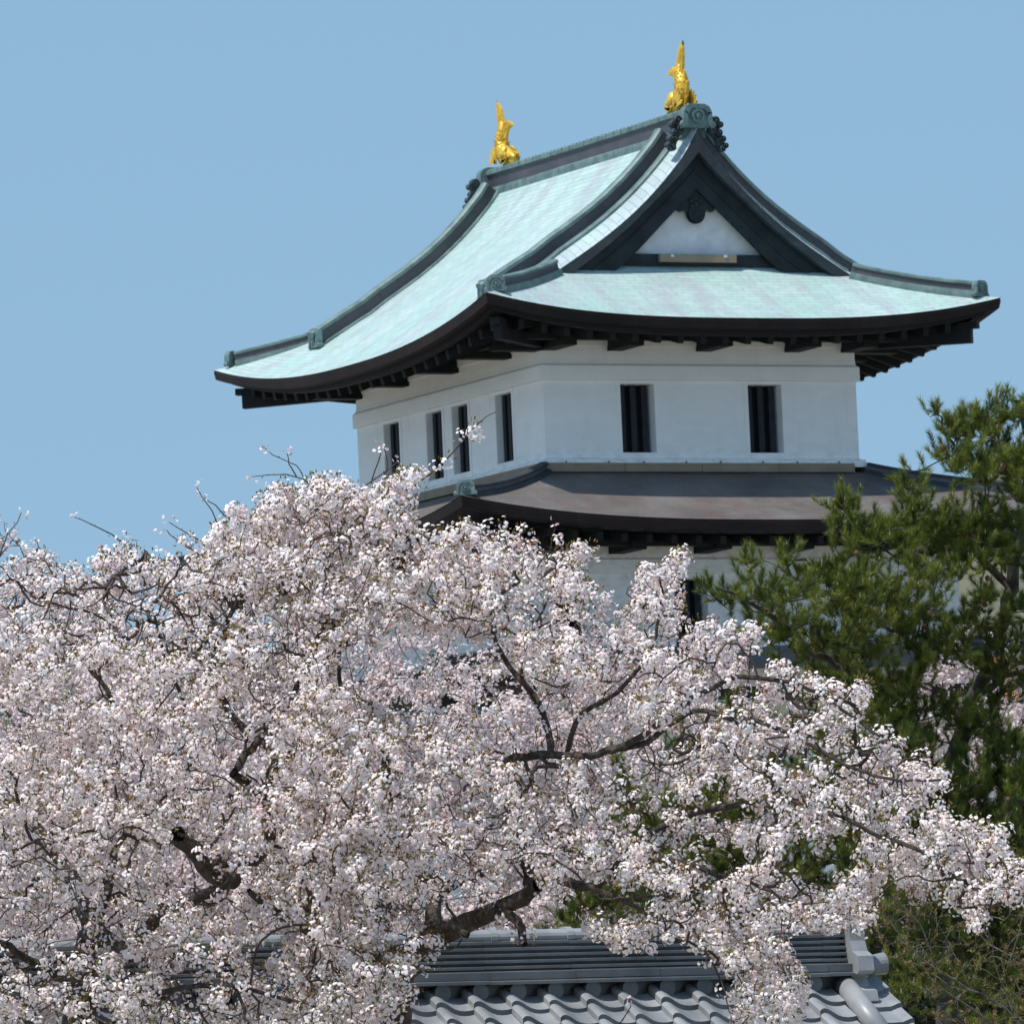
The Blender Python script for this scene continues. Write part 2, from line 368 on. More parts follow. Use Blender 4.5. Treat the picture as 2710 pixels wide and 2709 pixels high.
# ---- storey walls with real openings --------------------------------------------------
def wall_face(mb, side, a, b, z0, z1, opens, depth):
    """side: 'f' front (y=-b), 'l' left (x=-a), 'r','k'. opens: (s0,s1,z0,z1) along the face"""
    half = a if side in 'fk' else b
    ss = sorted(set([-half, half]+[o[0] for o in opens]+[o[1] for o in opens]))
    zs = sorted(set([z0, z1]+[o[2] for o in opens]+[o[3] for o in opens]))
    def P(s, z, d=0.0):
        if side == 'f': return (s, -b+d, z)
        if side == 'k': return (s, b-d, z)
        if side == 'l': return (-a+d, s, z)
        return (a-d, s, z)
    for i in range(len(ss)-1):
        for j in range(len(zs)-1):
            cs, cz = (ss[i]+ss[i+1])/2, (zs[j]+zs[j+1])/2
            if any(o[0] < cs < o[1] and o[2] < cz < o[3] for o in opens): continue
            mb.quad(P(ss[i], zs[j]), P(ss[i+1], zs[j]), P(ss[i+1], zs[j+1]), P(ss[i], zs[j+1]))
    for (s0, s1, q0, q1) in opens:
        mb.quad(P(s0, q0), P(s0, q1), P(s0, q1, depth), P(s0, q0, depth))
        mb.quad(P(s1, q0), P(s1, q1), P(s1, q1, depth), P(s1, q0, depth))
        mb.quad(P(s0, q1), P(s1, q1), P(s1, q1, depth), P(s0, q1, depth))
        mb.quad(P(s0, q0), P(s1, q0), P(s1, q0, depth), P(s0, q0, depth))

def window(side, a, b, s0, s1, z0, z1, depth, trim=True, parent=keep, below=None):
    """dark opening (> lattice, frame)"""
    def bx(mb, sa, sb, da, db, za, zb, mi=0):
        # s range, depth range (positive = into the wall), z range
        if side == 'f': mb.box(sa, sb, -b+da, -b+db, za, zb, mi)
        elif side == 'l': mb.box(-a+da, -a+db, sa, sb, za, zb, mi)
        elif side == 'r': mb.box(a-db, a-da, sa, sb, za, zb, mi)
        else: mb.box(sa, sb, b-db, b-da, za, zb, mi)
    mb = MB(); bx(mb, s0-0.02, s1+0.02, depth+0.10, depth+0.16, z0-0.02, z1+0.02)
    wd = mb.build('window_with_dark_stand_in', 'black', parent)
    mb = MB(); W = s1-s0; nb = 3
    for i in range(nb):
        c = s0+W*(i+0.5+0.0)/nb
        bx(mb, c-0.065, c+0.065, depth-0.035, depth+0.08, z0+0.002, z1-0.002)
    mb.build('lattice', 'bar', wd)
    if trim:
        mb = MB(); t = 0.10; zb = z0-0.13 if below is None else below; zt = z1+0.075
        bx(mb, s0-t, s0-0.004, -0.016, 0.03, zb, zt); bx(mb, s1+0.004, s1+t, -0.016, 0.03, zb, zt)
        bx(mb, s0-0.002, s1+0.002, -0.013, 0.03, z1+0.004, zt); bx(mb, s0-0.002, s1+0.002, -0.013, 0.03, zb, z0-0.004)
        mb.build('frame', 'plaster', wd)
    return wd

ZW0, ZW1 = 0.214, 1.645
fwin = [(-1.875, -1.094), (1.094, 1.875)]
lwin = [(c-0.39, c+0.39) for c in (2.860, 0.704, -0.586, -2.731)]
mb = MB()
wall_face(mb, 'f', A, B, -0.06, 3.0, [(s0, s1, ZW0, ZW1) for s0, s1 in fwin], 0.34)
wall_face(mb, 'l', A, B, -0.06, 3.0, [(s0, s1, ZW0, ZW1) for s0, s1 in lwin], 0.24)
wall_face(mb, 'r', A, B, -0.06, 3.0, [(s0, s1, ZW0, ZW1) for s0, s1 in lwin], 0.24)
wall_face(mb, 'k', A, B, -0.06, 3.0, [(s0, s1, ZW0, ZW1) for s0, s1 in fwin], 0.34)
uw = mb.build('upper_storey_wall', 'plaster', keep)
mb = MB()
mb.sweep_rect(A, B, [(0.002, 1.722), (0.067, 1.724), (0.067, 2.021), (0.03, 2.045), (0.012, 2.075), (0.002, 2.16)])
mb.sweep_rect(A, B, [(0.002, 2.43), (0.03, 2.44), (0.035, 2.62), (0.002, 2.63)])
mb.build('frieze', 'plaster', uw)
mb = MB()
mb.sweep_rect(A, B, [(0.002, 0.10), (0.03, 0.075), (0.10, 0.06), (0.115, -0.02), (0.115, -0.09), (0.0, -0.09)])
mb.build('base_moulding', 'plaster', uw)
# tan flashing boards at the wall foot, laid in lengths
mb = MB()
for k in range(4):
    x0, x1 = -3.72+k*1.79, -3.72+(k+1)*1.79-0.012
    mb.box(x0, x1, -B-0.20, -B-0.12, -0.205+0.0*k, -0.022)
    for q in (0.25, 0.8): mb.box(x0+1.79*q-0.012, x0+1.79*q+0.012, -B-0.19, -B-0.15, -0.022, 0.025, 0)
for k in range(5):
    y0, y1 = -B-0.18+k*1.90, -B-0.18+(k+1)*1.90-0.012
    mb.box(-A-0.20, -A-0.12, y0, y1, -0.205, -0.022); mb.box(A+0.12, A+0.20, y0, y1, -0.205, -0.022)
mb.build('wall_foot_flashing', 'tan', uw)
for s0, s1 in fwin: window('f', A, B, s0, s1, ZW0, ZW1, 0.24)
for s0, s1 in lwin: window('l', A, B, s0, s1, ZW0, ZW1, 0.15)
for s0, s1 in fwin: window('k', A, B, s0, s1, ZW0, ZW1, 0.24, False)
for s0, s1 in lwin: window('r', A, B, s0, s1, ZW0, ZW1, 0.15, False)

# ---- upper roof: hip-and-gable ---------------------------------------------------------
EX, EY = 5.9525, 6.94         # eave half sizes
VY = 5.05; KY = 4.27                    # verge plane
SY, SZ = 4.58, 4.15           # top of the front skirt
PX = [0, .32, .63, 1.05, 1.66, 2.33, 2.89, 3.45, 4.5, 5.2, 5.9525]
PZ = [6.97, 6.43, 6.12, 5.64, 5.09, 4.62, 4.27, 3.91, 3.25, 2.87, 2.53]
_pc = np.polyfit(PX[1:], PZ[1:], 5)
def fmain(x):
    x = abs(x)
    if x < 0.32: return interp(x, PX[:2], [6.97, float(np.polyval(_pc, .32))])
    return float(np.polyval(_pc, x))
def hipz(x):   # height of the hip at |x| from 3.45..5.9525
    v = (EX-abs(x))/(EX-2.9)
    return 2.76+(SZ-2.76)*v-0.05*math.sin(math.pi*min(v, 1))+0.48*(max(0, 1-v))**1.35
def yext(x):
    x = abs(x)
    return VY if x < 3.45 else VY+(x-3.45)*(EY-VY)/(EX-3.45)
def zmain(x, y):
    ax, ay = abs(x), abs(y); ye = yext(ax)
    z = fmain(ax)
    if ax > 3.45: z += (hipz(ax)-fmain(ax))*(ay/ye)**2.4
    t = min(1, max(0, (ye-ay)/0.78))
    z += interp(ax, [0, 3.0, 4.6, 5.0, EX], [0.27, 0.27, 0.10, 0.07, 0.0])*(1-(1-t)**2)
    return z
def zskirt(x, y):
    v = (EY-abs(y))/(EY-SY); u = abs(x)/(EX-v*(EX-2.9))
    return 2.76+(SZ-2.76)*v-0.05*math.sin(math.pi*v)+0.48*min(1.0, u)**2.9*(1-v)**1.35
def main_slope(sgn):
    mb = MB(); xs = list(np.concatenate([np.linspace(EX, 3.45, 16), np.linspace(3.45, 0.0, 26)[1:]])); n = 81
    P = np.zeros((len(xs), n, 3)); U = np.zeros((len(xs), n, 2)); L = 0; pz = None
    for i, x in enumerate(xs):
        ye = yext(x); z0 = zmain(x, 0)
        if pz is not None: L += math.hypot(xs[i-1]-x, z0-pz)
        pz = z0
        t = np.linspace(-1, 1, n); t = np.sign(t)*(1-(1-np.abs(t))**1.35)
        for j in range(n):
            y = t[j]*ye; P[i, j] = (sgn*x, y, zmain(x, y)); U[i, j] = (y, L)
    mb.grid(P, U, 0, flip=(sgn > 0))
    for k, f in enumerate(mb.f):
        c = [mb.v[i] for i in f]; x = sum(abs(q[0]) for q in c)/4; y = sum(abs(q[1]) for q in c)/4
        if x < 3.5 and y > KY+0.15: mb.mi[k] = 1
    return mb
def skirt(sgn):
    mb = MB(); n, m = 22, 49; P = np.zeros((n, m, 3)); U = np.zeros((n, m, 2)); L = 0
    for i in range(n):
        v = i/(n-1); y = EY-v*(EY-SY); hx = EX-v*(EX-2.9)
        if i: L += math.hypot((EY-SY)/(n-1), zskirt(0, y)-zskirt(0, y+(EY-SY)/(n-1)))
        for j in range(m):
            x = (2*j/(m-1)-1)*hx; P[i, j] = (x, sgn*y, zskirt(x, y)); U[i, j] = (x, L)
    mb.grid(P, U, 0, flip=(sgn < 0)); return mb
uroof = part('upper_roof')
for sgn in (-1, 1): main_slope(sgn).build('main_slope', ['patina', 'verge'], uroof, smooth=True, recalc=False)
for sgn in (-1, 1): skirt(sgn).build('skirt_slope', 'patina', uroof, smooth=True, recalc=False)

# thick eave edge, second step, and soffit, following the lifted eave line
def eave_line(side, n=61, ex=EX, ey=EY, zf=None):
    out = []
    for j in range(n):
        t = 2*j/(n-1)-1; t = math.copysign(1-(1-abs(t))**1.3, t)
        if side == 'f': out.append((t*ex, -ey))
        elif side == 'k': out.append((-t*ex, ey))
        elif side == 'l': out.append((-ex, -t*ey))
        else: out.append((ex, t*ey))
    return out
def zeave(x, y):
    if abs(abs(y)-EY) < 1e-6: return 2.76+0.48*(abs(x)/EX)**2.9
    return fmain(EX)+(hipz(EX)-fmain(EX))*(abs(y)/EY)**2.4
def eave_strip(mb, zfun, ex, ey, prof, n=61, mi=0, taper=0.0):
    """prof: list of (inset, dz); corner mitred"""
    for side in 'frkl':
        pts = eave_line(side, n, ex, ey); P = np.zeros((n, len(prof), 3)); U = np.zeros((n, len(prof), 2))
        for i, (x, y) in enumerate(pts):
            z = zfun(x, y); L = 0
            for j, (ins, dz) in enumerate(prof):
                if j: L += math.hypot(prof[j][0]-prof[j-1][0], prof[j][1]-prof[j-1][1])
                P[i, j] = (x*(1-ins/ex), y*(1-ins/ey), z+dz); U[i, j] = ((x if side in 'fk' else y), L)
        mb.grid(P, U, mi)
mb = MB(); eave_strip(mb, zeave, EX, EY, [(0, 0.003), (0.015, -0.035), (0.0, -0.05), (0.03, -0.215), (0.15, -0.235), (0.42, -0.25)])
mb.build('eave_edge', 'fascia', uroof)
mb = MB(); 
def zeave2(x, y): return zeave(x, y)-0.0
eave_strip(mb, zeave2, EX, EY, [(0.26, -0.22), (0.27, -0.33), (0.40, -0.345), (0.42, -0.26)])
P = []
for side in 'frkl':
    pts = eave_line(side, 41); n = len(pts); G = np.zeros((n, 5, 3)); U = np.zeros((n, 5, 2))
    for i, (x, y) in enumerate(pts):
        z = zeave(x, y)-0.25
        for j, q in enumerate((0.38, 0.9, 1.4, 1.9, 2.25)):
            f = (q-0.38)/(2.25-0.38); G[i, j] = (x*(1-q/EX), y*(1-q/EY), z*(1-f)+2.98*f)
    mb.grid(G, U)
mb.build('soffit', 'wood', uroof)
# rafters under the eaves, one by one
def rafter(x, y, side):
    mb = MB(); zt = zeave(*( (x, -EY) if side == 'f' else (x, EY) if side == 'k' else (-EX, y) if side == 'l' else (EX, y)))
    ins = 0.50; k = 2.15
    if side in 'fk':
        s = -1 if side == 'f' else 1
        a = (x, s*(EY-ins), zt-0.285); b = (x, s*(EY-k), (zt-0.285)*0.1+2.93*0.9)
    else:
        s = -1 if side == 'l' else 1
        a = (s*(EX-ins), y, zt-0.285); b = (s*(EX-k), y, (zt-0.285)*0.1+2.93*0.9)
    mb.beam(a, b, 0.13, 0.20)
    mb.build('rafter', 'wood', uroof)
for x in np.arange(-4.94, 4.95, 0.52): rafter(x, 0, 'f')
for y in np.arange(-6.05, 6.06, 0.55): rafter(0, y, 'l'); rafter(0, y, 'r')
mb = MB()                      # purlin carried by bracket arms
mb.sweep_rect(A, B, [(0.72, 2.46), (0.92, 2.46), (0.92, 2.66), (0.72, 2.66), (0.72, 2.46)])
mb.sweep_rect(A, B, [(0.003, 2.60), (0.10, 2.60), (0.10, 2.80), (0.003, 2.80)])
mb.build('purlin', 'wood', uroof)
for x in (-3.50, -1.96, 0.10, 2.17, 3.50):
    mb = MB(); mb.box(x-0.17, x+0.17, -B-1.05, -B+0.02, 2.33, 2.575); mb.build('bracket_arm', 'wood', uroof)
for y in (-4.48, -3.05, -0.45, 2.05, 4.45):
    for s in (-1, 1):
        mb = MB(); mb.box(min(s*(A-0.02), s*(A+1.05)), max(s*(A-0.02), s*(A+1.05)), y-0.17, y+0.17, 2.33, 2.575); mb.build('bracket_arm', 'wood', uroof)
for sx in (-1, 1):
    for sy in (-1, 1):
        mb = MB(); mb.beam((sx*(A-0.1), sy*(B-0.1), 2.76), (sx*5.50, sy*6.44, 2.72), 0.19, 0.38)
        mb.beam((sx*5.30, sy*6.24, 2.78), (sx*5.60, sy*6.54, 2.78), 0.22, 0.14)
        mb.build('hip_rafter', 'wood', uroof)

# verge edges and bargeboards of the gables
OUT = [(0, 6.97)]+[(x, fmain(x)) for x in np.linspace(0.12, 3.5, 26)]
INX = [0, .30, .65, 1.02, 1.64, 2.26, 2.70, 3.05]; INZ = [6.47, 6.14, 5.80, 5.47, 4.92, 4.44, 4.13, 3.89]
IN2X = [0, 0.5, 0.95, 1.45, 1.9, 2.3]; IN2Z = [5.72, 5.27, 4.85, 4.38, 4.02, 3.80]
def band(mb, sgn, gx, oc, ic, y0, y1, rows=1, mi=0):
    """solid strip between outer and inner curves, from plane y0 (outside) to y1"""
    n = len(oc); L = 0
    for i in range(n-1):
        a, b, c, d = oc[i], oc[i+1], ic[i+1], ic[i]
        l = math.hypot(b[0]-a[0], b[1]-a[1])
        w1, w2 = math.hypot(a[0]-d[0], a[1]-d[1]), math.hypot(b[0]-c[0], b[1]-c[1])
        F = [(gx*a[0], sgn*y0, a[1]), (gx*b[0], sgn*y0, b[1]), (gx*c[0], sgn*y0, c[1]), (gx*d[0], sgn*y0, d[1])]
        Bk = [(p[0], sgn*y1, p[2]) for p in F]
        mb.quad(*F, [(L, 0), (L+l, 0), (L+l, w2), (L, w1)], mi)
        mb.quad(F[3], F[2], Bk[2], Bk[3], [(L, 0), (L+l, 0), (L+l, abs(y1-y0)), (L, abs(y1-y0))], mi)
        mb.quad(F[0], F[1], Bk[1], Bk[0], None, mi)
        L += l
for sgn in (-1, 1):
    gb = part('gable')
    for gx in (-1, 1):
        t = np.linspace(0, 1, 24)
        oc = [(3.47*q, fmain(3.47*q)-0.004) for q in t]
        ic = [(3.02*q, float(np.interp(3.02*q, INX, INZ))) for q in t]
        mb = MB(); band(mb, sgn, gx, oc, ic, VY, VY-0.16)
        mb.build('verge_edge', 'fascia2', gb)
        oc = [(3.10*q, float(np.interp(3.10*q, INX+[3.2], INZ+[3.78]))+0.05) for q in t]
        ic = [(2.3*q, float(np.interp(2.3*q, IN2X, IN2Z))) for q in t]
        mb = MB(); band(mb, sgn, gx, oc, ic, VY-0.20, VY-0.27); mb.build('bargeboard', 'barge', gb)
        # fluted moulding along the middle of the board
        mc = [((a[0]+d[0])/2, (a[1]+d[1])/2+0.03) for a, d in zip(oc, ic)]; md = [((a[0]+d[0])/2, (a[1]+d[1])/2-0.03) for a, d in zip(oc, ic)]
        mb = MB(); band(mb, sgn, gx, mc, md, VY-0.175, VY-0.198); mb.build('bargeboard_moulding', 'barge', gb)
        # soffit of the gable overhang
        mb = MB()
        for i in range(len(t)-1):
            a, b2 = oc[i], oc[i+1]
            mb.quad((gx*a[0], sgn*(VY-0.15), a[1]-0.02), (gx*b2[0], sgn*(VY-0.15), b2[1]-0.02), (gx*b2[0], sgn*4.5, b2[1]-0.02), (gx*a[0], sgn*4.5, a[1]-0.02))
        mb.build('gable_soffit', 'wood', gb)
    mb = MB(); mb.poly([(-3.0, sgn*4.60, 4.05), (3.0, sgn*4.60, 4.05), (2.3, sgn*4.60, 4.55), (1.2, sgn*4.60, 5.4), (0, sgn*4.60, 6.6), (-1.2, sgn*4.60, 5.4), (-2.3, sgn*4.60, 4.55)])
    mb.build('gable_wall', 'gplaster', gb)
    mb = MB(); mb.box(-2.6, 2.6, min(sgn*4.59, sgn*4.72), max(sgn*4.59, sgn*4.72), 4.12, 4.362); mb.build('gable_sill', 'barge', gb)
    mb = MB(); mb.box(-0.90, 0.88, min(sgn*4.73, sgn*4.83), max(sgn*4.73, sgn*4.83), 4.185, 4.352)
    fl = mb.build('gable_flashing_box', 'tan', gb)
    mb = MB()
    for x in (-0.62, 0.62):
        mb.box(x-0.035, x+0.035, min(sgn*4.832, sgn*4.845), max(sgn*4.832, sgn*4.845), 4.285, 4.34)
    mb.build('bracket_plate', 'gplaster', fl)
    # carved pendant
    def arc(cx, cz, r, a0, a1, n=10): return [(cx+r*math.cos(R(a0+(a1-a0)*i/n)), cz+r*math.sin(R(a0+(a1-a0)*i/n))) for i in range(n+1)]
    ol = arc(0, 5.21, 0.21, 180, 360, 14)+[(0.26, 5.30)]+arc(0.36, 5.33, 0.085, 210, 380, 6)+[(0.5, 5.33)]+arc(0.60, 5.30, 0.07, 200, 350, 5)+[(0.62, 5.42), (0.42, 5.62), (0.20, 5.85), (0, 6.1)]
    ol = ol+[(-x, z) for x, z in ol[::-1]][1:]
    ol = [q for i, q in enumerate(ol) if i == 0 or math.hypot(q[0]-ol[i-1][0], q[1]-ol[i-1][1]) > 1e-3]
    mb = MB(); mb.plate([(x, z) for x, z in ol], ((0, sgn*4.72, 0), (1, 0, 0), (0, 0, 1), (0, sgn, 0)), 0.07)
    pd = mb.build('gable_pendant', 'barge', gb)
    mb = MB()
    for k in range(6):
        a = R(60*k+30); mb.lathe((0.11*math.cos(a), sgn*4.79, 5.42+0.11*math.sin(a)), (0, sgn, 0), [(0.06, 0), (0.055, 0.03), (0.03, 0.05)], 10)
    mb.lathe((0, sgn*4.79, 5.42), (0, sgn, 0), [(0.06, 0), (0.06, 0.05), (0.02, 0.08)], 12)
    mb.lathe((0, sgn*4.79, 5.21), (0, sgn, 0), [(0.19, 0), (0.185, 0.03), (0.13, 0.045), (0.12, 0.03), (0.07, 0.035), (0.05, 0.06), (0.01, 0.065)], 18)
    mb.build('pendant_carving', 'barge', pd)

# ---- ridges ---------------------------------------------------------------------------
def ridge_prof(w, h, foot=0.10):
    p = [(-w*0.75, -0.12), (-w*0.75, 0.0), (-w*0.72, foot), (-w*0.40, foot+0.02), (-w*0.40, h*0.70), (-w*0.55, h*0.74), (-w*0.55, h*0.90), (-w*0.30, h*1.0), (w*0.30, h*1.0), (w*0.55, h*0.90), (w*0.55, h*0.74), (w*0.40, h*0.70), (w*0.40, foot+0.02), (w*0.72, foot), (w*0.75, 0.0), (w*0.75, -0.12)]
    m = [1, 1, 1, 0, 1, 1, 1, 1, 1, 1, 1, 0, 1, 1, 1, 0]
    return p, m
def ridge(name, pts, w, h, foot=0.10, up_=(0, 0, 1)):
    p, m = ridge_prof(w, h, foot*0.6); mb = MB(); mb.sweep(pts, p, m, up_)
    return mb.build(name, ['panel', 'cap'], uroof)
mr = ridge('main_ridge', [(0, y, 6.90+0.02*(y/5)**2) for y in np.linspace(-4.86, 4.86, 25)], 0.36, 0.52, 0.11)
mb = MB()                       # overlapping joints of the ridge cap
for y in np.arange(-4.7, 4.75, 0.36): mb.box(-0.205, 0.205, y-0.012, y+0.012, 7.285, 7.392); mb.box(-0.12, 0.12, y-0.012, y+0.012, 7.39, 7.43)
mb.build('ridge_cap_joint', 'cap', mr)
KY = 4.27
for sx in (-1, 1):
    for sy in (-1, 1):
        xs = np.linspace(0.24, 4.66, 26)
        ridge('descending_ridge', [(sx*x, sy*KY, zmain(x, KY)-0.02) for x in xs], 0.26, 0.40, 0.09)
        # flat weather strip between the ridge and the verge
        xs = np.linspace(0.30, 3.62, 22)
        p = [(-0.045, -0.08), (-0.045, 0.045), (-0.02, 0.075), (0.02, 0.075), (0.045, 0.045), (0.045, -0.08)]
        mb = MB(); mb.sweep([(sx*x, sy*(KY+0.26), zmain(x, KY+0.26)) for x in xs], p, 0); mb.build('verge_ridge', 'cap', uroof)
        t = np.linspace(0, 1, 20)
        pts = [(sx*(3.42+q*(5.54-3.42)), sy*(yext(3.42+q*(5.54-3.42))-0.02), hipz(3.42+q*(5.54-3.42))-0.03+0.03*q) for q in t]
        pr, m = ridge_prof(0.22, 0.29, 0.07); mb = MB(); mb.sweep(pts, pr, m); mb.build('hip_ridge', ['panel', 'cap'], uroof)

def oni(parent, pos, facing, sc, name='ridge_end_tile', h=1.0):
    """arched ridge-end casting with a round boss; facing = outward horizontal direction"""
    f = np.array((facing[0], facing[1], 0.0)); f /= np.linalg.norm(f); e1 = np.array((-f[1], f[0], 0.0)); e2 = np.array((0, 0, 1.0))
    def O(wd, top, low):
        ol = [(-wd*1.12, low), (-wd*1.02, low+0.12), (-wd, low+0.30), (-wd*0.97, top-0.14), (-wd*0.80, top-0.05), (-wd*0.5, top), (wd*0.5, top), (wd*0.80, top-0.05), (wd*0.97, top-0.14), (wd, low+0.30), (wd*1.02, low+0.12), (wd*1.12, low)]
        return [(a*sc, b*sc*h) for a, b in ol]
    p = np.array(pos, float)
    mb = MB(); mb.plate(O(0.33, 0.50, 0.0), (p-f*0.10*sc, e1, e2, f), 0.20*sc)
    for s in (-1, 1): mb.lathe(p+e1*s*0.35*sc+e2*0.07*sc-f*0.08*sc, f, [(0.085*sc, 0), (0.085*sc, 0.18*sc), (0.05*sc, 0.21*sc)], 14)
    o = mb.build(name, 'oni', parent)
    mb = MB(); q = p+f*0.10*sc
    # raised rim and boss
    rim = O(0.33, 0.50, 0.02); rin = O(0.235, 0.40, 0.02)
    for i in range(len(rim)-1):
        a, b, c, d = [q+e1*z[0]+e2*z[1] for z in (rim[i], rim[i+1], rin[i+1], rin[i])]
        g = f*0.035*sc
        mb.quad(a+g, b+g, c+g, d+g); mb.quad(a, b, b+g, a+g); mb.quad(d, c, c+g, d+g)
    cc = q+e2*0.24*sc*h
    rings = [(0.145, 0.0), (0.145, 0.06), (0.115, 0.065), (0.110, 0.03), (0.06, 0.03), (0.05, 0.06), (0.02, 0.07)]
    mb.lathe(cc, f, [(a*sc, b*sc) for a, b in rings], 20)
    mb.build('crest_boss', 'oni', o)
    return o
for sy in (-1, 1):
    o = oni(uroof, (0, sy*4.96, 6.98), (0, sy), 1.0)
    # cloud scrolls on both flanks
    for sx in (-1, 1):
        mb = MB()
        for (cx, cz, r) in ((0.44, 7.20, 0.10), (0.55, 7.12, 0.07), (0.40, 7.02, 0.09), (0.52, 6.95, 0.075), (0.60, 6.82, 0.07), (0.50, 6.80, 0.06), (0.66, 6.68, 0.06), (0.58, 6.62, 0.075)):
            mb.lathe((sx*cx, sy*4.90, cz-0.06), (0, sy, 0), [(r*0.9, -0.03), (r, 0.02), (r, 0.13), (r*0.72, 0.165), (r*0.68, 0.12), (r*0.38, 0.12), (r*0.3, 0.17), (r*0.1, 0.18)], 14)
        mb.plate([(sx*a, b) for a, b in ((0.30, 7.1), (0.46, 7.18), (0.56, 6.95), (0.66, 6.66), (0.60, 6.52), (0.50, 6.58), (0.42, 6.78), (0.28, 6.9))], ((0, sy*4.88, 0), (1, 0, 0), (0, 0, 1), (0, sy, 0)), 0.10)
        mb.build('scroll_flank', 'scroll', o)
    for sx in (-1, 1):
        oni(uroof, (sx*4.70, sy*KY, zmain(4.70, KY)+0.01), (sx, 0), 0.62, h=1.35)
        oni(uroof, (sx*5.60, sy*(yext(5.6)+0.0), hipz(5.6)-0.02), (sx*0.45, sy*1.0), 0.58, h=1.15)

# ---- golden fish ------------------------------------------------------------------------
def fish(sy, label):
    """sy = -1 front end, +1 back end; the head looks to the middle of the ridge"""
    fr = part('golden_fish_finial', keep); fr['label'] = label
    Y = lambda q: sy*q
    sp = [(3.60, 7.50, .07, .10), (3.72, 7.52, .12, .15), (3.90, 7.57, .14, .18), (4.12, 7.62, .17, .22), (4.32, 7.70, .19, .21), (4.44, 7.83, .185, .20), (4.47, 7.98, .165, .175), (4.42, 8.10, .155, .155), (4.36, 8.21, .125, .13), (4.36, 8.32, .09, .11), (4.40, 8.42, .05, .09)]
    sp = [(np.array((0, Y(a), b)), c, d) for a, b, c, d in sp]
    mb = MB(); n = 16; k0 = 0
    fine = []
    for i in range(len(sp)-1):
        for t in (0, .33, .66): fine.append(((1-t)*sp[i][0]+t*sp[i+1][0], (1-t)*sp[i][1]+t*sp[i+1][1], (1-t)*sp[i][2]+t*sp[i+1][2]))
    fine.append(sp[-1])
    for i, (p, rx, ry) in enumerate(fine):
        d = fine[min(i+1, len(fine)-1)][0]-fine[max(i-1, 0)][0]; d = d/np.linalg.norm(d); u = np.cross((1, 0, 0), d); u /= np.linalg.norm(u)
        for j in range(n):
            a = 2*math.pi*j/n; rr = 1+0.05*((i+j) % 2)*(i > 9)
            mb.vert(p+np.array((1.0, 0, 0))*rx*rr*math.cos(a)+u*ry*rr*math.sin(a))
    m = len(fine)
    for i in range(m-1):
        for j in range(n):
            q = (j+1) % n; mb.face([i*n+j, i*n+q, (i+1)*n+q, (i+1)*n+j])
    mb.face(list(range(n))); mb.face([(m-1)*n+j for j in range(n)][::-1])
    body = mb.build('body', 'gold', fr, smooth=True)
    mb = MB()   # brow, lips, gill plates
    for s in (-1, 1):
        mb.lathe((s*0.17, Y(3.90), 7.64), (s, 0, 0.2), [(0.055, 0), (0.06, .02), (0.035, 0.03), (0.03, 0.045), (0.01, 0.055)], 12)
        mb.lathe((s*0.13, Y(4.08), 7.72), (s, 0, .5), [(0.15, 0), (0.14, .05), (0.10, .085), (0.04, .10)], 14)
        mb.sweep([(s*0.06, Y(3.55), 7.56), (s*0.13, Y(3.66), 7.60), (s*0.15, Y(3.80), 7.585), (s*0.17, Y(3.95), 7.55)], [(-.02, -.02), (.02, -.02), (.02, .02), (-.02, .02)])
    mb.sweep([(0, Y(3.86), 7.70), (0, Y(3.66), 7.66), (0, Y(3.55), 7.66), (0, Y(3.50), 7.60)], [(-.05, -.03), (.05, -.03), (.05, .03), (-.05, .03)])
    mb.build('head_detail', 'gold', fr, smooth=False)
    mb = MB()   # two-lobed tail: long blade and short ribbed fan
    bl = [(4.22, 8.40), (4.27, 8.53), (4.36, 8.68), (4.48, 8.80), (4.60, 8.87), (4.62, 8.74), (4.615, 8.58), (4.59, 8.40), (4.55, 8.22), (4.50, 8.05), (4.30, 8.03), (4.12, 8.02), (4.06, 8.12), (3.97, 8.20), (3.83, 8.25), (3.66, 8.27), (3.80, 8.35), (3.98, 8.40), (4.14, 8.40)]
    mb.plate(bl[::-1], ((-0.035, 0, 0), (0, sy, 0), (0, 0, 1), (1, 0, 0)), 0.07)
    for s in (-1, 1):
        for k in range(5):
            e = [(3.74, 8.285), (3.82, 8.33), (3.94, 8.37), (4.08, 8.38), (4.19, 8.375)][k]
            mb.sweep([(s*0.037, Y(4.32+0.02*k), 8.08+0.01*k), (s*0.040, Y((4.32+e[0])/2), (8.10+e[1])/2+0.05), (s*0.037, Y(e[0]), e[1])], [(-.012, -.012), (.012, -.012), (.012, .012), (-.012, .012)], upv=(1, 0, 0))
        for k in range(4):
            e = [(4.33, 8.56), (4.43, 8.68), (4.52, 8.76), (4.585, 8.72)][k]
            mb.sweep([(s*0.037, Y(4.36+0.045*k), 8.12), (s*0.040, Y(4.36+0.045*k), 8.34), (s*0.037, Y(e[0]), e[1])], [(-.011, -.011), (.011, -.011), (.011, .011), (-.011, .011)], upv=(1, 0, 0))
    mb.build('tail_fin', 'gold', fr)
    mb = MB(); mb.lathe((0, Y(4.58), 8.78), (0, sy*0.4, 1), [(0.03, -.05), (0.026, .05), (0.006, .13)], 8); mb.build('tail_tip', 'goldtip', fr)
    mb = MB()   # spiny dorsal fins, belly fins and side fins
